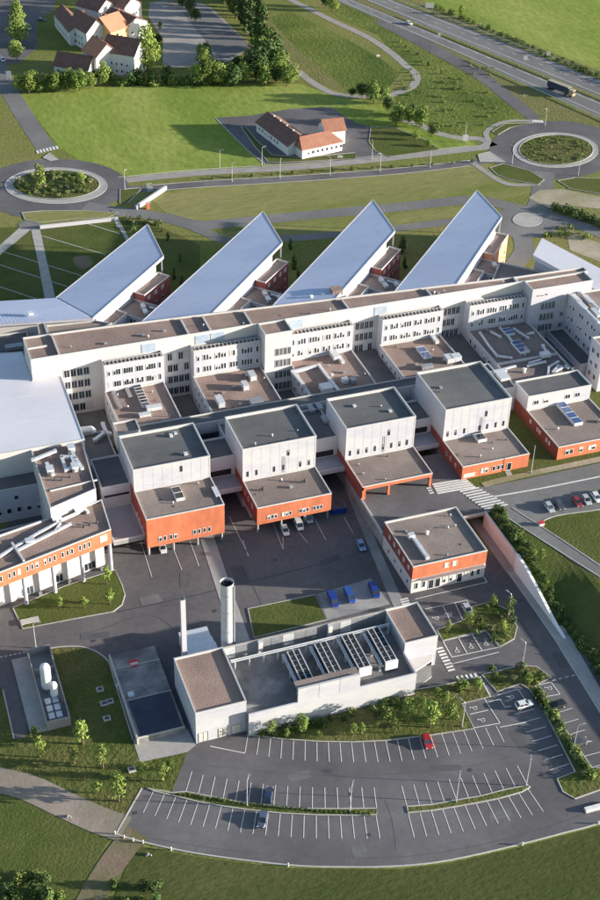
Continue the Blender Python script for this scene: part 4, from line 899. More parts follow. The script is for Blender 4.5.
# brick annexes along the right flank of every wing
ANN = [((117, 306), (155, 268), (165, 270), (138, 292), (128, 300)), ((232, 298), (278, 254), (285, 257), (262, 279), (250, 290)), ((345, 291), (390, 240), (399, 243), (381, 262), (366, 280)), ((463, 276), (498, 229), (508, 231), (495, 250), (478, 270))]
for k, q in enumerate(ANN):
    _, a2, b, c, d2_ = W[k]
    e1 = (b-a2); e1.z = 0; e1.normalize(); nn = Vector((e1.y, -e1.x, 0))
    tip = b-e1*2.2; wdt = 3.6
    ln = 16.5 if k else 15
    s0 = tip-e1*ln-nn*.9; s1 = tip-nn*.9; s2 = tip+nn*wdt; s3 = tip-e1*ln+nn*wdt
    an = block('brick_annex', ORD[k]+' brick annex from the lawn paths, under the edge of a zinc roof', [(p.x, p.y) for p in (s0, s3, s2, s1)], 0, 12, 'brick_red' if k < 3 else 'brick_orange', 'roof_gravel_grey', rim=.22, group='brick annexes of the wings')
    for z in (10, 6.2, 2.6):
        win_row(an, (s3.x, s3.y), (s2.x, s2.y), z, (2.5, 6.5, 10.5, 14)[:3 if k == 0 else 4], 1.5, 1.4, gm='blind' if z > 9 else 'glass')
    # cross block from the end of the annex to the next wing, with windows on the court side
    A_ = s0-e1*.1; D_ = A_-e1*9.5; ln2 = (15, 23, 23, 24)[k]
    cbk = block('cross_block', ORD[k]+' low cross block with ducts from the lawn paths, between zinc wings', [(p.x, p.y) for p in (A_, A_+nn*ln2, D_+nn*ln2, D_)], 0, 9.6, 'render_white', 'roof_gravel_grey', rim=.22, group='cross blocks between wings')
    for z in (7.6, 4): win_row(cbk, (D_+nn*4.6).to_2d(), (D_+nn*ln2).to_2d(), z, [1.2+i*1.3 for i in range(int((ln2-6)/1.3))], 1.0, 2.0, gm='glass')
    for s_, t_ in ((-3, 6), (-5.5, 8.5), (-3.2, 11.5), (-6, 14)):
        q_ = A_+e1*s_+nn*t_; unit(cbk, q_.x, q_.y, 9.05, 1.2, 2.6, 1.2)
    duct(cbk, [(q_.x, q_.y, 9.5) for q_ in (A_-e1*2+nn*8, A_-e1*2+nn*15, A_-e1*5+nn*15)], .6)
    # strip along the wing down to the main bar
    u0 = a2-nn*.9+e1*(.3 if k else 2)
    block('wing_link', ORD[k]+' low patio link from the lawn paths, between zinc wing and main bar', [(p.x, p.y) for p in (u0, u0+nn*5, D_-e1*.1+nn*4.4, D_-e1*.1)], 0, 10.4, 'render_white', 'roof_gravel_grey', rim=.22, group='patio links')
q0 = P(336, 293, 13.5); unit(W[2][0], q0.x, q0.y, 13.2, 3.4, 3, 1.9, 'roof_gravel', 'roof_hatch')
for u_, v_ in ((311, 297), (323, 295)): q0 = P(u_, v_, 13.4); vent(W[2][0], q0.x, q0.y, 12.6, .7, 1.2, 'tank_white')
# ---- north-east wing with white roof
ne = [P(542, 238, 15), P(660, 300, 15), P(660, 325, 15), P(533, 255, 15)]
nw = thing('north_east_wing', 'long wing with bright white membrane roof by the turning circle', 'building', (ne[0].x, ne[0].y, 0))
MB().prism([(p.x, p.y) for p in ne], 13.6, 15).build('roof', 'membrane', nw); MB().prism(offset([(p.x, p.y) for p in ne], -.8), 0, 13.6).build('wall', 'render_white', nw)
block('north_east_link', 'brown roofed low link between white roofed wing and the last zinc wing', [(P(*q, 11).x, P(*q, 11).y) for q in ((500, 262), (545, 272), (556, 262), (572, 276), (585, 285), (520, 290), (490, 285))], 0, 11, 'render_white', 'roof_gravel_grey')
# low buildings in the corner left of the bar
lcb = block('corner_block', 'low dark roofed corner block between the first wing and the pale roof', [(P(*q, 11).x, P(*q, 11).y) for q in ((-30, 362), (30, 357), (27, 331), (-30, 338))], 0, 11, 'render_white', 'roof_dark', rim=.22)
p = P(14, 348, 11); unit(lcb, p.x, p.y, 10.5, 5, 2, 1.4, 'metal_grey')
block('brown_stair_roof', 'small brown roofed stair block left of the main bar end', [(P(*q, 17).x, P(*q, 17).y) for q in ((37, 323), (44, 322.5), (48, 335), (40, 336))], 0, 17, 'render_cream', 'roof_gravel', rim=.22)
wl = block('west_link', 'cream link wall with dark windows below the first zinc roof', [(P(*q, 13).x, P(*q, 13).y) for q in ((48, 333), (100, 327), (112, 322), (95, 319), (46, 324))], 0, 12.6, 'render_cream', 'roof_gravel_grey', rim=.25)

# ================================================================ BOILER HOUSE AND PLANT
bh = thing('boiler_house', 'long white boiler house with open roof plant deck beside the car park', 'building', (80, 200, 0))
MB().prism(rect(50.85, 62.3, 192.3, 209.7), 0, 9.4, top=False).build('left_wall', 'cladding_white', bh); roof_on(bh, rect(50.85, 62.3, 192.3, 209.7), 9.5, 'roof_gravel')
MB().prism(rect(102.1, 110.35, 197.9, 209.8), 0, 9.4, top=False).build('right_wall', 'cladding_white', bh); roof_on(bh, rect(102.1, 110.35, 197.9, 209.8), 9.5, 'roof_gravel')
MB().prism([(62.34, 191.0), (102.06, 191.0), (102.06, 209.6), (62.34, 209.6)], 0, 5.6, bot=False).build('deck_block', 'concrete_stain', bh)
MB().box(62.34, 102.06, 190.65, 190.98, 0, 6.9).build('front_wall', 'cladding_white', bh)
MB().box(101.75, 102.06, 191.0, 197.86, 5.6, 6.9).build('side_parapet', 'cladding_white', bh)
MB().prism([(102.1, 191.6), (108, 194.4), (109.4, 197.86), (102.1, 197.86)], 0, .35).build('entrance_step', 'concrete', bh)
MB().prism([(102.1, 193.6), (108.6, 196.2), (109.4, 197.86), (102.1, 197.86)], 3.4, 3.8).build('entrance_canopy', 'render_cream', bh)
win_row(bh, (102.1, 197.9), (110.35, 197.9), 1.6, (2.2, 4.4, 6.6), 1.7, 2.8, gm='glass', name='door')
# raised panel screen at the front of the deck
for i in range(3): MB().box(73.6+i*4.9, 78.42+i*4.9, 190.6, 191.1, 6.92, 11).build('screen_panel', 'cladding_white', bh)
MB().box(73.6, 88.25, 191.12, 193.6, 10.2, 10.5).build('screen_roof', 'roof_gravel_grey', bh)
# rear screen of louvre panels seen from inside
n = 14
for i in range(n):
    x0 = 62.4+39.6*i/n; x1 = x0+39.6/n-.12
    lp = MB()
    for j in range(7): lp.box(x0, x1, 209.2, 209.32, 5.75+j*.5, 5.75+j*.5+.4)
    lp.build('louvre_panel', 'metal_grey' if i % 5 else 'metal_light', bh)
MB().box(62.36, 102.05, 209.35, 209.65, 5.6, 9.5).build('rear_wall', 'concrete', bh)
for i in (3, 9): MB().box(62.4+39.6*i/n-.5, 62.4+39.6*i/n+.5, 208.2, 209.1, 5.6, 9.6).build('pier', 'parapet', bh)
# pipe rack along the deck
rk = MB()
for dy, dz in ((0, 0), (.5, 0), (.25, .35)): rk.bar((63, 205.6+dy, 8.3+dz), (101.5, 205.6+dy, 8.3+dz), .2)
for i in range(12): x = 64+i*3.4; rk.box(x-.08, x+.08, 205.5, 206.2, 5.6, 8.3)
rk.build('pipe_rack', 'metal_light', bh)
for u, v in ((273, 690), (258, 680)): pass
for x in (52.5, 57, 60): window(bh, x, 192.3, 1.6, (0, -1), 2.2, 2.8, mull=1, fm='metal_grey', gm='blind')
ch0 = None
for k, (u, v) in enumerate(((301, 668), (328.5, 660), (356, 652), (382, 645.5))):
    p = P(u, v-1.5, 8.6); r = thing('air_chiller', ORD[k]+' roof chiller with two rows of dark fans, counted from the tall chimney', 'chiller', (p.x, p.y, 5.6), 'chillers on the boiler house deck')
    x, y = p.x, p.y
    MB().box(x-1.45, x+1.45, y-5.4, y+5.4, 6.6, 8.4).build('casing', 'metal_dark', r)
    for s in (-1, 0, 1): MB().box(x+s*1.38-.12, x+s*1.38+.12, y-5.5, y+5.5, 8.4, 8.6).build('top_rail', 'metal_light', r)
    MB().box(x-1.5, x+1.5, y-6.0, y-5.42, 6.3, 8.7).build('end_panel', 'tank_white', r)
    for i in (-1, 1):
        for j in (-1, 1): MB().box(x+i*1.2-.12, x+i*1.2+.12, y+j*4-.12, y+j*4+.12, 5.6, 6.6).build('leg', 'metal_light', r)
    for i in (-1, 1):
        for j in range(7):
            MB().tube([(x+i*.72, y-4.7+j*1.56, 8.4), (x+i*.72, y-4.7+j*1.56, 8.6)], [.56, .5], 10).build('fan', 'void', r)
            MB().box(x+i*.72-.6, x+i*.72+.6, y-4.7+j*1.56+.74, y-4.7+j*1.56+.8, 8.42, 8.55).build('fan_divider', 'metal_grey', r)
    rl_ = MB()
    for xx in (x-2.6, x-2.2): rl_.bar((xx, y-5.5, 8.0), (xx, y+5.5, 8.0), .22)
    for yy in (-5, 0, 5): rl_.box(x-2.7, x-2.1, y+yy-.08, y+yy+.08, 5.6, 7.9)
    rl_.build('pipe', 'metal_light', r)
# chimneys
chm = thing('chimney', 'tall thick pale metal chimney behind the boiler house', 'chimney', (64.2, 212.4, 0))
cm = MB().tube([(64.2, 212.4, 0), (64.2, 212.4, 26)], 1.42, 24, cap=False).build('shaft', 'metal_light', chm, True)
MB().tube([(64.2, 212.4, 25.9), (64.2, 212.4, 26.25)], 1.55, 24, cap=False).build('rim', 'metal_light', chm)
MB().tube([(64.2, 212.4, 25.2), (64.2, 212.4, 25.3)], 1.38, 24).build('top_plate', 'void', chm)
for i in range(3):
    t = i*2.1; MB().tube([(64.2+.65*math.cos(t), 212.4+.65*math.sin(t), 25), (64.2+.65*math.cos(t), 212.4+.65*math.sin(t), 25.9)], .42, 12, cap=False).build('flue', 'metal_dark', chm)
for z in (6, 12, 18, 23): MB().tube([(64.2, 212.4, z), (64.2, 212.4, z+.12)], 1.46, 24).build('ring', 'metal_grey', chm)
MB().box(65.3, 65.75, 211.2, 211.6, 0, 25.5).build('ladder', 'metal_grey', chm)
ch2 = thing('chimney', 'slim square pale chimney left of the thick chimney', 'chimney', (54, 212.5, 0))
MB().box(53.45, 54.55, 211.95, 213.05, 0, 24).build('shaft', 'render_white', ch2); MB().box(53.6, 54.4, 212.1, 212.9, 24, 24.15).build('cap', 'metal_dark', ch2)
MB().box(54.56, 54.64, 212.35, 212.65, 0, 23.6).build('conduit', 'metal_grey', ch2)
ax = thing('plant_annex', 'low stepped white plant annex with blue shaded roof between the two chimneys', 'building', (58.5, 214, 0))
for i, (y0, y1, z) in enumerate(((214.2, 216.6, 4.6), (216.6, 219.2, 3.9), (219.2, 223.4, 3.2))):
    MB().box(55.6, 62.4, y0, y1, 0, z).build('wall', 'cladding_white', ax); MB().box(55.5, 62.5, y0-.05, y1+.05, z, z+.2).build('roof_step', 'metal_light', ax)
window(ax, 55.6, 218, 1.6, (-1, 0), .9, 2.0, name='door', gm='blind')
# tank compound
tc = thing('tank_compound', 'walled concrete tank compound on the left lawn', 'compound', (21.5, 218, 0))
MB().box(17.2, 26.2, 206, 229.8, 0, .35).build('slab', 'concrete', tc)
for a in ((20.9, 21.15, 206.4, 229.6), (26.0, 26.25, 206.4, 229.6), (20.9, 26.25, 229.6, 229.85), (20.9, 26.25, 206.15, 206.4), (21.15, 26.0, 222.6, 222.8)): MB().box(*a, .35, 2.6).build('compound_wall', 'concrete', tc)
MB().box(17.2, 20.85, 206.1, 229.7, .35, .5).build('walkway', 'paving', tc)
for i in range(8): MB().box(25.9, 25.98, 207+i*2.0, 207.1+i*2.0, .35, 3.0).build('fence_post', 'metal_light', tc)
for i in range(3):
    for j in range(2): MB().box(21.9+j*1.7, 23.2+j*1.7, 208+i*2.3, 209.7+i*2.3, .35, 1.4).build('pump_unit', 'metal_light', tc)
def tank(label, x, y, r_, h):
    t = thing('gas_tank', label, 'tank', (x, y, .35))
    prof = [(1.3, r_*.55), (1.5, r_*.9), (1.9, r_), (h-.9, r_), (h-.4, r_*.85), (h-.1, r_*.5), (h, .05)]
    MB().tube([(x, y, z) for z, _ in prof], [q for _, q in prof], 20).build('vessel', 'tank_white', t, True)
    for a in (0, 2.1, 4.2): MB().bar((x+.7*r_*math.cos(a), y+.7*r_*math.sin(a), .35), (x+.7*r_*math.cos(a), y+.7*r_*math.sin(a), 2), .2).build('leg', 'metal_grey', t)
    MB().bar((x+r_*1.02, y, .5), (x+r_*1.02, y, h-1), .12).build('pipe', 'metal_grey', t)
tank('tall white upright gas tank inside the concrete compound', 23.2, 217.6, 1.15, 8.6)
tank('shorter white upright gas tank beside the taller tank', 24.3, 214.6, .85, 5.6)
# sunken store with no-entry sign
bk = thing('concrete_store', 'low flat concrete store with dark blue rear half and red disc sign', 'store', (44, 210, 0))
MB().box(39, 49.5, 196.2, 222.9, 0, 1.5).build('concrete_roof', 'concrete_stain', bk)
MB().box(39.6, 49.0, 196.8, 207.6, 1.5, 1.62).build('blue_cover', 'cover_blue', bk)
MB().box(39, 49.5, 218.0, 218.2, 1.5, 1.75).build('upstand', 'kerb', bk); MB().box(39, 49.5, 207.7, 207.9, 1.5, 1.7).build('upstand', 'kerb', bk); MB().box(39, 49.5, 196.2, 196.5, 1.5, 1.8).build('upstand', 'kerb', bk)
MB().box(38.6, 38.98, 196, 223, 0, 1.9).build('side_wall', 'kerb', bk)
for y in (199.6, 203.2): MB().box(39.6, 49, y-.06, y+.06, 1.62, 1.68).build('cover_rib', 'metal_dark', bk)
p = P(134, 663, 1.6)
MB().prism([(p.x+1.35*math.cos(t), p.y+1.35*math.sin(t)) for t in [i*math.pi/14 for i in range(28)]], 1.5, 1.56).build('red_disc', 'sign_red', bk)
MB().prism([(p.x+1.35*math.cos(t), p.y+1.35*math.sin(t)) for t in [i*math.pi/14 for i in range(28)]], 1.5, 1.53).build('disc_base', 'white_paint', bk)
MB().box(p.x-.95, p.x+.95, p.y-.24, p.y+.24, 1.56, 1.58).build('white_bar', 'white_paint', bk)
MB().box(39.9, 41.2, 208.6, 209.9, 1.5, 2.0).build('hatch', 'metal_light', bk); MB().box(38.2, 38.95, 213, 213.8, 0, 1.5).build('cabinet', 'metal_light', bk)
for lab, (u, v) in zip(('square manhole cover on the lawn nearest the store cabinet', 'square manhole cover of the pair on the shaded lawn', 'pale manhole cover touching the kerb on the shaded lawn', 'round manhole cover alone on the shaded lawn', 'square manhole cover by the young trees below the store'), ((100, 690), (104, 704), (110, 702), (107, 719), (132, 770))):
    p = P(u, v); r = thing('manhole', lab, 'manhole', (p.x, p.y, 0)); MB().box(p.x-.8, p.x+.8, p.y-.7, p.y+.7, 0, .4).build('concrete_ring', 'kerb', r); MB().box(p.x-.5, p.x+.5, p.y-.4, p.y+.4, .4, .45).build('lid', 'metal_dark', r)

# ================================================================ HOUSES
def gable(root, a, b, wd, zw, zr, wallm, roofm, hip=(0, 0), z0=0, over=.5, wname='wall'):
    """house body: a->b is the middle line of the ridge in plan"""
    a = Vector(a[:2]); b = Vector(b[:2]); d = (b-a).normalized(); n = Vector((-d.y, d.x))*wd/2
    A, B, C_, D_ = a-n, b-n, b+n, a+n
    mb = MB().prism([tuple(A), tuple(B), tuple(C_), tuple(D_)], z0, zw, bot=False, top=True)
    if not hip[0]: mb.face([(*A, zw), (*D_, zw), (*a, zr)])
    if not hip[1]: mb.face([(*C_, zw), (*B, zw), (*b, zr)])
    mb.build(wname, wallm, root)
    k = 1+2*over/wd; dz = (zr-zw)*2*over/wd; ze = zw-dz
    a1, b1 = a-d*over, b+d*over; n *= k
    ra, rb = a1+d*hip[0], b1-d*hip[1]; t = .22
    E = [a1-n, b1-n, b1+n, a1+n]; up = Vector((0, 0, t))
    e = [Vector((*q, ze)) for q in E]; r0, r1 = Vector((*ra, zr)), Vector((*rb, zr))
    rf = MB()
    for q in ([e[0], e[1], r1, r0], [e[2], e[3], r0, r1], [e[3], e[0], r0], [e[1], e[2], r1]):
        if len(q) == 3 and not (hip[0] if q[0] is e[3] else hip[1]): continue
        rf.face([p+up for p in q]); rf.face([p for p in q[::-1]])
        rf.face([q[0], q[1], q[1]+up, q[0]+up])
    if not hip[0]: rf.face([e[3], r0, r0+up, e[3]+up]); rf.face([r0, e[0], e[0]+up, r0+up])
    if not hip[1]: rf.face([e[1], r1, r1+up, e[1]+up]); rf.face([r1, e[2], e[2]+up, r1+up])
    rf.build('roof', roofm, root)
    MB().bar(r0+up*1.2, r1+up*1.2, .35, .2).build('ridge', roofm, root)
    return A, B, C_, D_
club = thing('clubhouse', 'white clubhouse with brown and red hipped roofs in a dark asphalt yard', 'house', (182, 490, 0))
c0, c1, c2 = P(268, 118, 5), P(300, 142, 5), P(336, 135, 5)
A = gable(club, c0, c1, 11, 4.2, 7.4, 'plaster', 'tile_brown', (0, 0)); 
A2 = gable(club, c1+Vector((-2, -1, 0)), c2, 10, 4.2, 7.2, 'plaster', 'tile_red', (2, 4), wname='front_wall')
A3 = gable(club, P(322, 128, 6), P(342, 126, 6), 9, 6.2, 9.4, 'plaster', 'tile_red', wname='side_wall')
win_row(club, A2[0], A2[1], 2.2, [3+i*2.2 for i in range(8)], 1.1, 1.4); win_row(club, A[0], A[1], 2.2, [3+i*2.6 for i in range(7)], 1.1, 1.4); win_row(club, A3[1], A3[2], 2.4, (2.5, 6), 1.2, 1.6)
mbp = MB(); 
for i in range(4): q = c0.lerp(c1, .2+i*.2); mbp.box(q.x-.3, q.x+.3, q.y-.3, q.y+.3, 7.2, 8.2)
mbp.build('chimney_stack', 'plaster', club)
H = [('village_house', 'long low white house with dark brown roof at the hedge', (58, 52), (92, 57), 9, 4, 7.5, 'plaster', 'tile_brown'),
     ('village_house', 'white gabled house with bright orange tiled roof', (93, 36), (107, 44), 11, 8, 12, 'plaster', 'tile_orange'),
     ('village_house', 'large white house with dark brown roof behind the pale green tree', (108, 35), (140, 40), 12, 9, 13, 'plaster', 'tile_brown'),
     ('village_house', 'ochre walled house with orange roof at the top of the village', (100, 18), (118, 12), 12, 8, 12, 'plaster_ochre', 'tile_orange'),
     ('village_house', 'white house with flat black roof edge beside the ochre house', (112, 8), (136, 18), 12, 8, 10, 'plaster', 'tile_brown'),
     ('village_house', 'narrow blue white house with brown roof left of the ochre house', (78, 10), (96, 20), 10, 8, 12, 'plaster', 'tile_brown'),
     ('village_house', 'brown roofed house reaching past the top of the ochre house', (84, -6), (106, 0), 11, 8, 11, 'plaster', 'tile_brown'),
     ('village_house', 'rust roofed house behind the flat black roof edge', (114, -8), (132, -2), 11, 8, 11, 'plaster', 'tile_red'),
     ('village_house', 'pale house with low roof at the village edge by the lot', (62, 5), (78, 24), 8, 6, 8.5, 'plaster', 'tile_brown')]
for nm, lab, a, b, wd, zw, zr, wm_, rm_ in H:
    zw *= 1.15; zr *= 1.2; wd *= 1.1
    pa, pb = P(*a, zr), P(*b, zr); r = thing(nm, lab, 'house', (pa.x, pa.y, 0)); q = gable(r, pa, pb, wd, zw, zr, wm_, rm_)
    L_ = (pb-pa).length-2
    for z in ([2.2, 5.4] if zw > 6 else [2.2]):
        win_row(r, q[0], q[1], z, [1.8+i*2.6 for i in range(max(1, int(L_/2.6)))], 1.0, 1.4); win_row(r, q[1], q[2], z, (wd*.3, wd*.7), 1.0, 1.4)
    m_ = pa.lerp(pb, .3); MB().box(m_.x-.4, m_.x+.4, m_.y-.4, m_.y+.4, zr-.6, zr+1.2).build('chimney_stack', 'tile_red', r)

# ================================================================ CARS
def car_proto(kind):
    """car along +X, centred, wheels on z=0"""
    root = thing('parked_car', 'car', 'car')
    if kind == 'van': L_, Wd, secs = 4.9, .95, [(-2.45, .55, .95, .80), (-2.4, .3, 1.1, .93), (-1.5, .26, 1.12, .95), (.9, .26, 1.1, .95), (1.6, .26, 1.02, .93), (2.3, .3, .82, .86), (2.45, .45, .66, .7)]; cab = [(-2.42, 1.08, .88), (-2.3, 1.86, .80), (1.0, 1.88, .80), (1.75, 1.0, .88)]
    else: L_, Wd, secs = 4.25, .88, [(-2.12, .5, .85, .7), (-2.05, .3, .95, .84), (-1.4, .24, .97, .88), (.6, .24, .94, .88), (1.3, .24, .86, .86), (1.95, .3, .72, .78), (2.12, .42, .6, .6)]; cab = [(-2.0, .92, .80), (-1.45, 1.42, .66), (.15, 1.45, .66), (1.05, .90, .80)]
    b = MB(); rings = []
    for x, z0, z1, hw in secs:
        rings.append([(x, -hw*.92, z0), (x, hw*.92, z0), (x, hw, z0+.18), (x, hw, z1-.14), (x, hw*.88, z1), (x, -hw*.88, z1), (x, -hw, z1-.14), (x, -hw, z0+.18)])
    for r0, r1 in zip(rings, rings[1:]):
        for k in range(8): j = (k+1) % 8; b.face([r0[k], r0[j], r1[j], r1[k]][::-1])
    b.face(rings[0]); b.face(rings[-1][::-1]); b.build('body', 'paint_white', root, True)
    (xa, za, ya), (xb, zb_, yb), (xc, zc, yc), (xd, zd, yd) = cab
    gl = MB(); bot = [(xa, -ya, za), (xd, -yd, zd), (xd, yd, zd), (xa, ya, za)]; top = [(xb, -yb, zb_), (xc, -yc, zc), (xc, yc, zc), (xb, yb, zb_)]
    for i in range(4): j = (i+1) % 4; gl.face([bot[i], bot[j], top[j], top[i]])
    gl.build('windows', 'glass', root)
    rf = MB(); rf.prism([(xb-.05, -yb-.02), (xc+.05, -yc-.02), (xc+.05, yc+.02), (xb-.05, yb+.02)], zb_-.03, zb_+.03)
    for s in (-1, 1):
        for (p, q) in (((xa, s*ya, za), (xb, s*yb, zb_)), ((xd, s*yd, zd), (xc, s*yc, zc)), (((xa+xd)/2, s*(ya+.005), za), ((xb+xc)/2, s*(yb+.005), zb_))): rf.bar(p, q, .08)
    rf.build('car_roof', 'paint_white', root)
    for x in (-L_*.31, L_*.31):
        for s in (-1, 1):
            t = MB().tube([(x, s*(Wd-.2), .31), (x, s*(Wd+.02), .31)], .31, 14).build('wheel', 'tyre', root)
            MB().tube([(x, s*(Wd+.0), .31), (x, s*(Wd+.03), .31)], .19, 10).build('rim', 'metal_light', None).parent = t
    for s in (-1, 1):
        MB().box(L_/2-.2, L_/2-.04, s*.62-.16, s*.62+.16, .58, .72).build('headlight', 'headlamp', root)
        MB().box(-L_/2+.02, -L_/2+.1, s*.66-.1, s*.66+.1, .65, .88).build('taillight', 'taillamp', root)
        MB().box(.75, .95, s*(Wd+.02)-.1, s*(Wd+.02)+.1, .92, 1.05).build('mirror', 'paint_white', root)
    return root
PROTO = {'car': car_proto('car'), 'van': car_proto('van')}
USED = set()
def car(pt, rz, colour, label, kind='car', group=None, pitch=None):
    o = PROTO[kind] if kind not in USED else copy_tree(PROTO[kind])
    USED.add(kind)
    o.location = (pt.x, pt.y, pt.z); o.rotation_euler = (0, 0, rz); o['label'] = label
    if group: o['group'] = group
    elif 'group' in o: del o['group']
    if kind == 'van': o['category'] = 'van'
    for ch in o.children:
        if ch.name.split('.')[0] in ('body', 'car_roof', 'mirror'):
            ch.material_slots[0].link = 'OBJECT'; ch.material_slots[0].material = MAT['paint_'+colour]
    return o
def ang(a, b, z=0): p, q = P(*a, z), P(*b, z); return math.atan2(q.y-p.y, q.x-p.x)
def aang(a, b): p, q = TP(*a), TP(*b); return math.atan2(q.y-p.y, q.x-p.x)
car(P(268.5, 796.5, .07), ang((266, 806), (270, 787)), 'navy', 'dark blue car parked above the planted strip in the car park')
car(P(262.5, 821, .07), ang((265, 811), (260, 831)), 'slate', 'slate blue car parked below the planted strip in the car park')
car(P(427, 743, .07), ang((424, 735), (430, 752)), 'red', 'red car parked alone at the lawn edge of the car park')
car(P(524, 706, .07), ang((513, 709), (536, 703)), 'white', 'white car next to the wheelchair stalls')
car(P(557, 706.5, .07), ang((568, 703), (546, 710)), 'black', 'black car behind the hedge strip next to the white car')
car(P(579, 743.5, .07), ang((569, 747), (590, 740)), 'darkgrey', 'dark grey car halfway down the hedge strip')
for u, v, c, l in ((549, 509, 'silver', 'silver grey car at the end of the row beside the upper road'), (559, 506.5, 'darkgrey', 'dark car second in the row beside the upper road'), (577, 503.5, 'maroon', 'dark red car in the row beside the upper road'), (586, 501.5, 'silver', 'pale silver car next to the dark red one by the upper road'), (596, 499, 'white', 'white car in the row beside the upper road'), (604, 496.5, 'darkgrey', 'dark car beyond the white one in the row by the upper road')):
    car(TP(u, v, .05), aang((u-3, v-5), (u+4, v+5)), c, l)
for u, v, c, l, kd in ((333, 602, 'blue', 'bright blue van at the lawn side of the concrete pad', 'van'), (349.5, 598, 'blue2', 'mid blue van between two deep blue ones on the pad', 'van'), (374, 593, 'blue', 'bright blue van beside the emergency building', 'van'), (361, 547, 'lightblue', 'small blue and white van by the deck wall', 'car')):
    car(P(u, v, .09), ang((u-4, v-8), (u+4, v+8)), c, l, kd)
car(P(285, 532, .05), ang((282, 524), (288, 540)), 'white', 'white car under the second orange block')
car(P(298.5, 526, .05), ang((295, 518), (302, 534)), 'white', 'white van parked next to the white car under the orange block', 'van')
car(P(307.5, 519, .05), ang((303, 511), (311, 527)), 'silver', 'silver van half hidden under the second orange block', 'van')
car(P(162.5, 549.5, .05), ang((160, 541), (165, 557)), 'white', 'white car poking out below the first orange block')
car(P(467, 611, .05), ang((462, 604), (471, 619)), 'silver', 'silver car in the stall beside the planted island')
for u, v, c, l in ((274, 143, 'white', 'white car parked against the clubhouse wall'), (281, 146, 'silver', 'silver car next to the white car by the clubhouse')):
    car(P(u, v, .04), ang((u-3, v-1.5), (u+3, v+1.5)), c, l)
car(P(409, 24.5, .06), ang((400, 21), (420, 29)), 'white', 'pale car driving on the motorway'); car(P(26, 26, .03), ang((22, 26), (30, 27)), 'white', 'white car in the village yard by the trees'); car(P(27, 30, .03), ang((22, 30), (30, 31)), 'silver', 'silver car in the village yard by the trees'); car(P(3, 61, .05), ang((0, 59), (5, 66)), 'white', 'white car on the village street'); car(P(42, 21, .05), ang((38, 21), (46, 22)), 'darkgrey', 'dark car alone in the village yard')
# lorry
pa, pb = P(547, 87.5, 0), P(575.5, 98.5, 0); tr = thing('articulated_lorry', 'dark long lorry with tan top on the motorway', 'lorry', tuple((pa+pb)/2), rz=math.atan2(pb.y-pa.y, pb.x-pa.x))
def tpart(name, m, fn):
    mb = MB(); fn(mb); o = mb.build(name, m); o.parent = tr; return o
tpart('trailer', 'cover_blue', lambda b: b.box(-7.6, 4.6, -1.27, 1.27, 1.1, 3.9)); tpart('trailer_roof', 'paint_tan', lambda b: b.box(-7.65, 4.65, -1.3, 1.3, 3.9, 4.0))
tpart('cab', 'paint_tan', lambda b: b.prism([(5.0, -1.2), (7.1, -1.2), (7.3, -.9), (7.3, .9), (7.1, 1.2), (5.0, 1.2)], .7, 3.4)); tpart('windscreen', 'glass', lambda b: b.box(7.28, 7.34, -1, 1, 1.9, 2.9)); tpart('chassis', 'metal_dark', lambda b: b.box(-7.4, 6.8, -.5, .5, .7, 1.08))
for x in (-6.3, -5.2, -4.1, 3.2, 6.2):
    for s in (-1, 1): tpart('wheel', 'tyre', lambda b: b.tube([(x, s*.95, .5), (x, s*1.25, .5)], .5, 14))
# skip containers
sk = thing('waste_skip', 'blue waste skip under the second orange block', 'skip', tuple(P(338, 512)))
p = P(338, 512); MB().prism([(p.x-2, p.y-1.1), (p.x+2, p.y-1.1), (p.x+2, p.y+1.1), (p.x-2, p.y+1.1)], .2, 2).build('body', 'paint_blue', sk); MB().box(p.x-1.8, p.x+1.8, p.y-.9, p.y+.9, 2, 2.05).build('lid', 'metal_dark', sk)
bn = thing('bench', 'pale concrete bench at the corner of the lawn before the left building', 'bench', tuple(P(30, 622))); p = P(30, 622)
MB().box(p.x-2.2, p.x+2.2, p.y-.9, p.y+.9, .45, .6).build('seat', 'kerb', bn)
for s in (-1.7, 1.7): MB().box(p.x+s-.2, p.x+s+.2, p.y-.8, p.y+.8, .1, .45).build('support', 'concrete', bn)
# long white barrier at the lower right
ba = thing('concrete_barrier', 'white concrete barrier block on the asphalt at the planted island', 'barrier', tuple(P(596, 808))); a, b = P(585, 810, .4), P(612, 803, .4)
MB().bar(a, b, .9, .8).build('block', 'white_paint', ba); MB().bar(a-Vector((0, 0, .3)), b-Vector((0, 0, .3)), 1.3, .2).build('foot', 'kerb', ba)
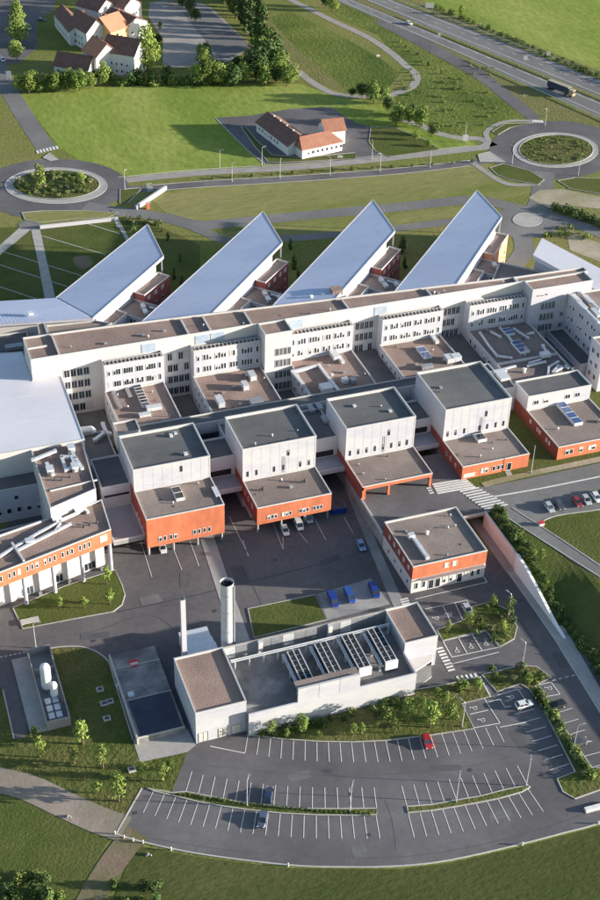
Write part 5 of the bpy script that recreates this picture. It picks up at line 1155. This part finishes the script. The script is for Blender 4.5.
# street lamps
def lamp_proto():
    r = thing('street_lamp', 'lamp', 'street lamp')
    MB().tube([(0, 0, 0), (0, 0, 7.6)], [.11, .06], 8).build('pole', 'metal_light', r); MB().tube([(0, 0, 7.6), (.3, 0, 7.9), (1.3, 0, 8)], .045, 6).build('arm', 'metal_light', r)
    MB().box(1.0, 1.8, -.16, .16, 7.93, 8.06).build('lamp_head', 'metal_grey', r); MB().tube([(0, 0, 0), (0, 0, .5)], .2, 8).build('base', 'concrete', r)
    return r
lp = lamp_proto(); first = True
for (u, v, z, rz, l, gname) in ((456, 802, 0, 1, 'slim street lamp standing in the right planted strip of the car park', None), (526, 786, 0, 1, 'slim street lamp at the end of the right planted strip', None), (350, 812, 0, 1, 'slim street lamp near the end of the left planted strip', None), (247, 806, 0, 1, 'slim street lamp in the left planted strip beside the dark blue van', None), (462, 727, 0, 2, 'slim street lamp on the lawn by the red car stalls', None), (522, 667, 0, 2, 'slim street lamp at the planted island by the ramp', None), (36, 648, 0, 0, 'slim street lamp at the kerb above the tank compound', None), (573, 750, 0, 0, 'slim street lamp in the hedge strip', None), (508, 618, 0, 2, 'slim street lamp in the planted island near the emergency building', None), (531, 473, 4.5, 1, 'slim street lamp on the beige footpath above the upper road', None)):
    o = lp if first else copy_tree(lp); first = False
    o.location = P(u, v, z); o.rotation_euler.z = rz; o['label'] = l; o['group'] = 'street lamps'
for i, (u, v) in enumerate(((232, 182), (280, 179), (330, 176), (380, 172), (430, 168), (220, 168), (262, 166), (372, 160), (512, 164), (545, 126), (578, 176), (465, 142), (125, 190))):
    o = copy_tree(lp); o.location = P(u, v); o.rotation_euler.z = i*1.1; o['label'] = 'slim street lamp along the roads between the two roundabouts'; o['group'] = 'road lamps'
# signs and markers
def sign(u, v, label, h=2.2, w=1.0, hh=1.2, m='white_paint', rz=0, f=P):
    p = f(u, v); r = thing('road_sign', label, 'sign', tuple(p))
    for s in (-.35*w, .35*w): MB().tube([(p.x+s*math.cos(rz), p.y+s*math.sin(rz), p.z), (p.x+s*math.cos(rz), p.y+s*math.sin(rz), p.z+h)], .06, 6).build('post', 'metal_grey', r)
    a = Vector((p.x-w/2*math.cos(rz), p.y-w/2*math.sin(rz), p.z+h-hh/2)); b = Vector((p.x+w/2*math.cos(rz), p.y+w/2*math.sin(rz), p.z+h-hh/2)); MB().bar(a, b, .1, hh).build('board', m, r)
sign(429, 11, 'large white motorway sign board at the far edge of the road', 4, 4.5, 2.4, rz=-.35); sign(465, 143, 'white sign board by the footpath near the right roundabout', 3.6, 2.4, 2.6, rz=-.3); sign(9, 80, 'white and blue sign beside the village street', 4, 2.2, 3, rz=-.35)
sign(480, 28, 'small white marker post on the motorway verge far left', 2.5, .9, 1.6, rz=-.35); sign(525, 62, 'white marker board in the middle strip of the motorway', 3, 2, 2, rz=-.35); sign(548, 58, 'white marker board on the far motorway verge', 3, 1.8, 1.8, rz=-.35); sign(439, 38, 'yellow white sign at the nose of the slip road', 2.4, 1.6, 1.4, rz=-.35)
sign(524, 99, 'small white post where slip road and verge meet', 2, .7, .9, rz=-.35); sign(340, 159, 'low white sign on the club lawn', 1.5, 2.2, 1, rz=-.3); sign(378, 58, 'small pale sign by the loop path', 1.5, 1.6, .9, rz=-.2)
r = thing('orange_post', 'orange marker block beside the white ramp wall at the field', 'marker', tuple(P(148, 209))); p = P(148, 209); MB().box(p.x-.7, p.x+.7, p.y-.5, p.y+.5, 0, 2.6).build('block', 'orange', r); MB().box(p.x-.8, p.x+.8, p.y-.6, p.y+.6, 2.6, 2.75).build('cap', 'kerb', r)
rw_ = thing('low_wall', 'long low white wall along the courtyard lawn below the left roundabout', 'wall', tuple(P(40, 227))); a, b = P(40, 227.5, .6), P(118, 219, .6); MB().bar(a, b, .5, 1.3).build('wall_body', 'render_white', rw_); MB().bar(a+Vector((0, 0, .7)), b+Vector((0, 0, .7)), .65, .12).build('coping', 'parapet', rw_)
rw_ = thing('low_wall', 'white ramp wall beside the underpass next to the left roundabout', 'wall', tuple(P(137, 207))); a, b = P(136, 208, .7), P(166, 188, .7); MB().bar(a, b, .8, 1.6).build('wall_body', 'render_white', rw_); MB().bar(a+Vector((0, 0, .85)), b+Vector((0, 0, .85)), .95, .12).build('coping', 'parapet', rw_)
sh = thing('sign_shelter', 'small red and white hut at the fork of the side road', 'hut', tuple(TP(541, 525, .05))); p = TP(541, 525)
MB().box(p.x-.7, p.x+.7, p.y-.5, p.y+.5, p.z, p.z+.8).build('wall', 'white_paint', sh); MB().box(p.x-.8, p.x+.8, p.y-.6, p.y+.6, p.z+.8, p.z+1.0).build('roof', 'sign_red', sh)
for i, (u, v) in enumerate(((115, 834), (124, 838), (133, 841), (143, 843), (171, 850), (288, 866), (522, 845), (598, 824))):
    p = P(u, v); o = thing('bollard', 'small white post on the outer kerb of the car park', 'bollard', tuple(p), 'white kerb posts'); MB().tube([(p.x, p.y, 0), (p.x, p.y, .9), (p.x, p.y, 1.0)], [.16, .16, .05], 8).build('post', 'white_paint', o); MB().tube([(p.x, p.y, .6), (p.x, p.y, .75)], .17, 8).build('band', 'metal_dark', o)

# ================================================================ VEGETATION
def leaf_mesh(name, blobs, n, size, m, seed, upb=.25):
    """crown of leaf sprays spread through several uneven clumps"""
    rn = random.Random(seed); v = []; f = []
    tot = sum(b[3]*b[4]*b[5] for b in blobs)**1.0
    for (x, y, z, rx, ry, rz) in blobs:
        k = max(6, int(n*(rx*ry*rz)/tot))
        for _ in range(k):
            while True:
                a = Vector((rn.uniform(-1, 1), rn.uniform(-1, 1), rn.uniform(-1, 1)))
                if a.length <= 1: break
            a = a.normalized()*(a.length**.45)
            if rn.random() < .12: a *= 1.15
            c = Vector((x+a.x*rx, y+a.y*ry, z+a.z*rz))
            nrm = (a+Vector((rn.gauss(0, .5), rn.gauss(0, .5), rn.gauss(upb, .5)))).normalized()
            t = nrm.cross(Vector((rn.gauss(0, 1), rn.gauss(0, 1), rn.gauss(0, 1)))).normalized(); b_ = nrm.cross(t)
            s = size*rn.uniform(.55, 1.25); i = len(v)
            v += [tuple(c+t*s), tuple(c+b_*s*.55), tuple(c-t*s*.9), tuple(c-b_*s*.6)]; f.append((i, i+1, i+2, i+3))
    me = bpy.data.meshes.new(name); me.from_pydata(v, [], f); me.materials.append(MAT[m]); return me
def trunk_mesh(h, r_, limbs, seed):
    rn = random.Random(seed); mb = MB(); mb.tube([(0, 0, -.1), (.05, 0, h*.4), (rn.uniform(-.2, .2), rn.uniform(-.2, .2), h)], [r_, r_*.75, r_*.25], 8)
    for _ in range(limbs):
        z = rn.uniform(.35, .8)*h; a = rn.uniform(0, 6.28); l = rn.uniform(.2, .36)*h; mb.tube([(0, 0, z), (l*.5*math.cos(a), l*.5*math.sin(a), z+l*.4), (l*math.cos(a), l*math.sin(a), z+l*.75)], [r_*.45, r_*.3, r_*.1], 5)
    return mb.mesh('trunk', 'bark')
def tree_proto(seed, h, cw, m, n, size, base=.25, shape='round', nb=12):
    rn = random.Random(seed); blobs = []
    for i in range(nb):
        t = (i+.5)/nb; z = h*(base+(1-base)*t*.93)
        if shape == 'round': wz = math.sin(math.pi*min(1, max(.05, .12+.85*t)))
        elif shape == 'column': wz = .55+.45*math.sin(math.pi*t)
        else: wz = max(.15, 1.0-.85*t)
        a = i*2.4+rn.uniform(-.5, .5); d = cw*.5*wz*rn.uniform(.3, .75)
        s = cw*rn.uniform(.2, .34)*(.6+.5*wz)
        blobs.append((d*math.cos(a), d*math.sin(a), z, s, s*rn.uniform(.8, 1.2), s*rn.uniform(.65, 1.0)))
    return trunk_mesh(h*.85, h*.022+.05, 6, seed), leaf_mesh('crown', blobs, n, size, m, seed+50)
TP_ = {'big': [tree_proto(1, 11, 9, 'leaf', 1500, .5), tree_proto(2, 10, 8, 'leaf_dark', 1400, .5), tree_proto(3, 12, 8.5, 'leaf_light', 1500, .5)],
       'poplar': [tree_proto(4, 20, 4.6, 'leaf', 2200, .55, .06, 'column', 18), tree_proto(5, 18, 4.2, 'leaf_dark', 2000, .55, .06, 'column', 18)],
       'young': [tree_proto(6, 4.8, 2.3, 'leaf_light', 420, .24, .28, 'column', 8), tree_proto(7, 4.2, 2.0, 'leaf_light', 380, .22, .25, 'column', 8), tree_proto(8, 5.2, 2.8, 'leaf_light', 460, .25, .25, 'round', 9), tree_proto(18, 4.4, 3.2, 'leaf', 460, .24, .2, 'round', 7), tree_proto(19, 5.6, 2.2, 'leaf_shrub', 420, .22, .2, 'column', 10)],
       'airy': [tree_proto(9, 17, 9.5, 'leaf_light', 2000, .5, .12, 'round', 20)],
       'shrub': [tree_proto(10, 2.3, 2.8, 'leaf_shrub', 320, .24, .02, 'round', 8), tree_proto(12, 1.9, 2.5, 'leaf', 280, .24, .02, 'round', 8), tree_proto(13, 2.6, 2.6, 'leaf_dark', 320, .24, .02, 'round', 8)],
       'low': [tree_proto(14, 1.0, 1.9, 'leaf_shrub', 150, .2, .02, 'round', 6), tree_proto(15, .9, 1.7, 'leaf_pale', 140, .18, .02, 'round', 6), tree_proto(16, 1.1, 1.9, 'leaf_dark', 150, .2, .02, 'round', 6)],
       'cone': [tree_proto(17, 5, 2.2, 'leaf_dark', 420, .28, .05, 'cone', 10)]}
vr = random.Random(5)
def cover(name, label, spots):
    """ground cover nobody could count: one object"""
    v, f, mi, ms = [], [], [], []
    for p, sc, var in spots:
        me = TP_['low'][var][1]
        if me.materials[0] not in ms: ms.append(me.materials[0])
        k = ms.index(me.materials[0]); a = vr.uniform(0, 6.28); ca, sa = math.cos(a)*sc, math.sin(a)*sc; n0 = len(v)
        v += [(p[0]+q.co.x*ca-q.co.y*sa, p[1]+q.co.x*sa+q.co.y*ca, p[2]+q.co.z*sc) for q in me.vertices]
        f += [tuple(i+n0 for i in q.vertices) for q in me.polygons]; mi += [k]*len(me.polygons)
    me = bpy.data.meshes.new(name); me.from_pydata(v, [], f)
    for m_ in ms: me.materials.append(m_)
    me.polygons.foreach_set('material_index', mi); me.update()
    return props(put(name, me), label, 'shrubs', kind='stuff')
def plant(kind, p, label, group=None, s=1.0, var=None, name=None, cat=None):
    tm_, cm_ = TP_[kind][var if var is not None else vr.randrange(len(TP_[kind]))]
    nm = name or {'big': 'tree', 'poplar': 'poplar_tree', 'young': 'young_tree', 'airy': 'tree', 'shrub': 'shrub', 'low': 'low_shrub', 'cone': 'conifer'}[kind]
    o = thing(nm, label, cat or ('shrub' if 'shrub' in nm else 'tree'), tuple(p), group, vr.uniform(0, 6.28))
    k = s*vr.uniform(.8, 1.2); o.scale = (k*vr.uniform(.8, 1.2), k*vr.uniform(.8, 1.2), k*vr.uniform(.85, 1.2))
    for n_, me in (('trunk', tm_), ('crown', cm_)):
        c = bpy.data.objects.new(n_, me); COL.objects.link(c); c.parent = o
    return o
# hedge and trees along the top of the meadow
for u, v, s in ((20, 93, .8), (29, 94, .85), (38, 93, .7), (46, 91, .95), (56, 93, .9), (66, 92, .85), (75, 92, .9), (86, 88, .6), (97, 86, 1.0), (110, 84, .8), (60, 89, .8), (24, 91, .8), (34, 91, .8), (51, 92, .9), (70, 90, .9), (80, 91, .9), (90, 89, .7), (104, 86, .8)):
    plant('big', P(u, v), 'dark bushy tree in the row between village houses and meadow', 'trees along the meadow hedge', s*.8)
for i in range(26):
    u = 116+i*4.6; plant('shrub', P(u, 84.5-.02*i+vr.uniform(-1.2, 1.2)), 'hedge shrub along the top edge of the meadow', 'meadow hedge shrubs', vr.uniform(1.7, 2.6))
plant('airy', P(148, 71), 'tall pale green tree standing beside the large brown roofed house', s=1.25)
for u, v, l in ((17, 61, 'round green tree in the village yard beside the street'), (20, 44, 'second round green tree in the village yard, farther from the hedge'), (19, 32, 'small green tree in the village yard next to parked cars')): plant('big', P(u, v), l, s=.95, var=2)
for u, v in ((257, 48), (252, 40), (247, 33), (241, 25), (236, 18), (230, 11), (224, 4), (246, 26), (238, 8), (232, 0), (250, 12), (262, 50), (256, 30), (247, 16), (242, 2), (254, 4), (260, 36)): plant('poplar', P(u, v), 'tall dark poplar in the row beside the village car park', 'poplar row', 1.25)
for u, v, s in ((268, 76, 1.15), (256, 82, 1), (243, 84, .9), (228, 83, .8), (214, 82, .9), (203, 80, .8), (276, 84, .7), (287, 86, .6), (262, 66, 1.1), (205, 66, .7), (200, 60, .5), (207, 58, .6), (238, 72, .6), (272, 64, 1.2), (280, 78, 1.0), (264, 86, .8), (250, 74, 1.0), (234, 86, .8), (220, 86, .8), (208, 86, .7), (196, 86, .7), (292, 84, .7), (268, 52, 1.1), (262, 58, 1.1)):
    plant('big', P(u, v), 'leafy tree in the clump below the poplars', 'trees below the poplars', s*1.2)
for u, v, s in ((190, 15, .8), (182, 8, .8), (172, 3, .9), (165, 0, .8), (195, 22, .6), (188, 2, .9), (178, 0, .8), (160, 30, .5), (158, 46, .5)): plant('big', P(u, v), 'dark tree at the edge of the village car park', 'village car park trees', s, var=1)
for u, v, s in ((362, 98, .7), (372, 100, .6), (352, 97, .4), (388, 112, .7), (400, 117, .75), (408, 124, .6), (420, 128, .6), (396, 126, .6), (432, 136, .45), (384, 104, .6), (412, 116, .5), (333, 12, .6), (325, 8, .5), (374, 105, .5), (428, 147, .3), (416, 141, .35)):
    plant('big', P(u, v), 'bushy tree between the clubhouse and the embankment', 'embankment trees', s*1.15)
for i in range(16):
    t = i/15; u = 404+(500-404)*t; v = 38+(112-38)*t; plant('shrub', P(u+vr.uniform(-2, 2)-6, v+vr.uniform(-2, 2)+3), 'scrub bush on the bank beside the slip road', 'bank scrub', vr.uniform(.4, .8))
cover('bank_scrub', 'low green scrub covering the bank left of the right roundabout', [(P(vr.uniform(400, 500), vr.uniform(66, 128)), vr.uniform(.5, 1.2), 0) for i in range(60)])
cover('verge_scrub', 'low shrubs along the far verge of the motorway', [(P(430+190*t+vr.uniform(-2, 2), 6+88*t*.92+vr.uniform(-1, 1)), vr.uniform(1.0, 2.2), 2) for t in [i/39 for i in range(40)]])
plant('big', P(461, 15), 'lone round bush on the far motorway verge', s=.45, var=2)
for i in range(14): plant('low', P(212+i*20, 179-i*1.25), 'low shrub in the strip between cycle lane and link road', 'lane shrubs', vr.uniform(.8, 1.3), 2)
# roundabouts
plant('young', P(41, 190), 'taller pale young tree on the left roundabout', s=2.1, var=0); plant('young', P(82, 184), 'shorter pale young tree on the left roundabout', s=1.6, var=1)
sp_ = []
for i in range(120): a = vr.uniform(0, 6.28); q = vr.random()**.5; sp_.append((P(56+40*q*math.cos(a), 185+12.8*q*math.sin(a), .2), vr.uniform(.6, 1.4), (0, 2, 0, 1, 2)[i % 5]))
cover('roundabout_planting', 'mixed low planting on the island of the left roundabout', sp_); sp_ = []
for i in range(150): a = vr.uniform(0, 6.28); q = vr.random()**.5; sp_.append((P(556+34.5*q*math.cos(a), 150.3+13.6*q*math.sin(a), .2), vr.uniform(.3, .75), (0, 2, 0, 1, 0)[i % 5]))
cover('roundabout_planting', 'low planting on the island of the right roundabout', sp_)
# gaps between wings, field edges
for u, v, s in ((174, 280, .9), (180, 262, .8), (168, 240, .7), (176, 300, .9), (182, 287, .8), (294, 268, 1), (290, 250, .8), (298, 280, .9), (402, 254, 1.5), (404, 268, 1.1), (301, 292, .8), (162, 232, .5), (155, 226, .5), (130, 222, .5), (136, 226, .5)): plant('cone', P(u, v), 'dark conifer in the shaded gap between the zinc roofed wings', 'conifers between the wings', s)
for i in range(20): plant('low', P(vr.uniform(125, 160), vr.uniform(216, 234)), 'low shrub beside the hospital road near the first wing', 'hospital road shrubs', vr.uniform(.8, 1.6))
cover('sandy_bank_scrub', 'dark scrub on the bank beside the sandy patch', [(P(552+60*t+vr.uniform(-3, 3), 207+23*t+vr.uniform(-2, 2)), vr.uniform(1.2, 2.6), 2) for t in [i/29 for i in range(30)]])
for i in range(12): plant('low', P(vr.uniform(545, 590), vr.uniform(228, 242)), 'low shrub on the bare ground by the white roofed wing', 'bare ground scrub', vr.uniform(.8, 1.8))
# saplings around the yard
for u, v in ((60, 609), (84, 608), (110.5, 604), (107, 584)): plant('young', P(u, v, .18), 'slender staked sapling on the lawn before the orange banded building', 'lawn saplings', .95, vr.randrange(2))
for l, spots in (('young tree just below the tank compound slab', ((40, 757, 1.3), (36, 738, .7))), ('young tree on the rough lawn between tank compound and concrete store', ((83, 744, 1.3), (74, 763, 1.1), (103, 768, 1.4))), ('slim young tree beside the earth track next to the bushiest one', ((97, 793, 1.2),)), ('bushiest young tree at the corner of car park and earth track', ((119, 801, 1.5),)), ('small young tree beside the manhole below the concrete store', ((143, 778, .9),)), ('young tree between concrete apron and car park corner', ((163, 781, 1.0), (170, 770, .8)))):
    for u, v, s in spots: plant('young', P(u, v, .09), l, 'rough lawn trees', s)
for u, v, s in ((272, 736, 1.0), (303, 731, 1.1), (353, 735, 1.0), (362, 734, 1.0), (387, 728, 1.3), (394, 733, 1.0), (407, 721, 1.5), (430, 727, 1.6), (450, 719, 1.6), (460, 692, 1.2), (477, 691, 1.1), (437, 700, 1.0), (318, 738, .8), (287, 737, .7), (422, 708, 1.2), (445, 704, 1.1), (375, 730, .7)): plant('young', P(u, v, .2), 'leafy young tree close under the front wall of the boiler house' if u < 400 else 'leafy young tree in the cluster between boiler house and wheelchair stalls', 'boiler house lawn trees', s*.8, vr.choice((2, 2, 3, 4)))
for i in range(40):
    t = vr.random(); plant('low', P(262+215*t, 735-48*t+vr.uniform(-6, 8)*(.4+t*.6), .2), 'low shrub on the planted lawn below the boiler house', 'boiler house lawn shrubs', vr.uniform(.8, 1.6))
for u, v, s in ((447, 633, .9), (467, 627, .9), (484, 630, .7), (493, 606, 1.0), (509, 616, .9), (503, 633, .8)): plant('young', P(u, v, .2), 'small tree in the planted island by the emergency building', 'emergency island trees', s)
for i in range(34):
    u, v = vr.uniform(466, 514), vr.uniform(604, 643)
    if abs(u-493)*.7+abs(v-624) < 27: plant('low', P(u, v, .2), 'low shrub in the planted island by the emergency building', 'emergency island shrubs', vr.uniform(.7, 1.3))
for i in range(46):
    t = i/45; plant('low', P(536+50*t+vr.uniform(-3, 3), 690+82*t+vr.uniform(-2, 2), .2), 'low shrub in the hedge strip between the two stall rows', 'hedge strip shrubs', vr.uniform(.8, 1.5), (0, 1, 2, 0)[i % 4])
for i in range(16): plant('low', P(vr.uniform(490, 542), vr.uniform(668, 684), .2), 'low shrub in the planted island before the ramp', 'ramp island shrubs', vr.uniform(.7, 1.4))
plant('shrub', P(590, 776, .2), 'bushy shrub at the lower end of the hedge strip', s=1.0, var=1); plant('young', P(528, 684, .2), 'bushy young tree where hedge strip and ramp island meet', s=.8, var=2)
cover('strip_tufts', 'low tufts along the planted strip of the car park', [(P(180+190*t, 794+20*t+10*t*(1-t)+vr.uniform(-.8, .8), .2), vr.uniform(.35, .6), 0) for t in [i/39 for i in range(40)]])
# hedge on the bank above the retaining wall
for i in range(80):
    t = (i/79)**1.5; y = 240-70*t; x = WX+1.3+vr.uniform(0, 3.4-2*t); plant('shrub', (x, y, terr(x, y)), 'dense dark shrub in the hedge above the retaining wall', 'retaining wall hedge', vr.uniform(.6, .98), (0, 2, 1, 2)[i % 4])
plant('young', TP(541, 560), 'yellow green young tree on the bank beside the hedge', s=.9, var=0)
# bushes at the bottom edge
for i in range(30): plant('shrub', P(vr.uniform(-10, 62), vr.uniform(872, 925)), 'bush in the thicket left of the earth track', 'lower left thicket', vr.uniform(.6, 1.1))
for i in range(16): plant('shrub', P(vr.uniform(112, 158), vr.uniform(885, 925)), 'bush in the thicket right of the earth track', 'thicket by the earth track', vr.uniform(.6, 1.0))
for l, (u, v) in (('grey stone block beside the earth track', (147, 855)), ('pale stone on the edge of the earth track', (67, 817))):
    p = P(u, v); o = thing('stone', l, 'stone', tuple(p)); MB().tube([(p.x, p.y, 0), (p.x+.1, p.y, .25), (p.x, p.y+.05, .45), (p.x, p.y, .5)], [.45, .5, .3, .05], 7).build('rock', 'concrete_stain', o); MB().tube([(p.x+.7, p.y-.3, 0), (p.x+.7, p.y-.3, .4)], [.25, .1], 6).build('rock_chip', 'concrete', o)
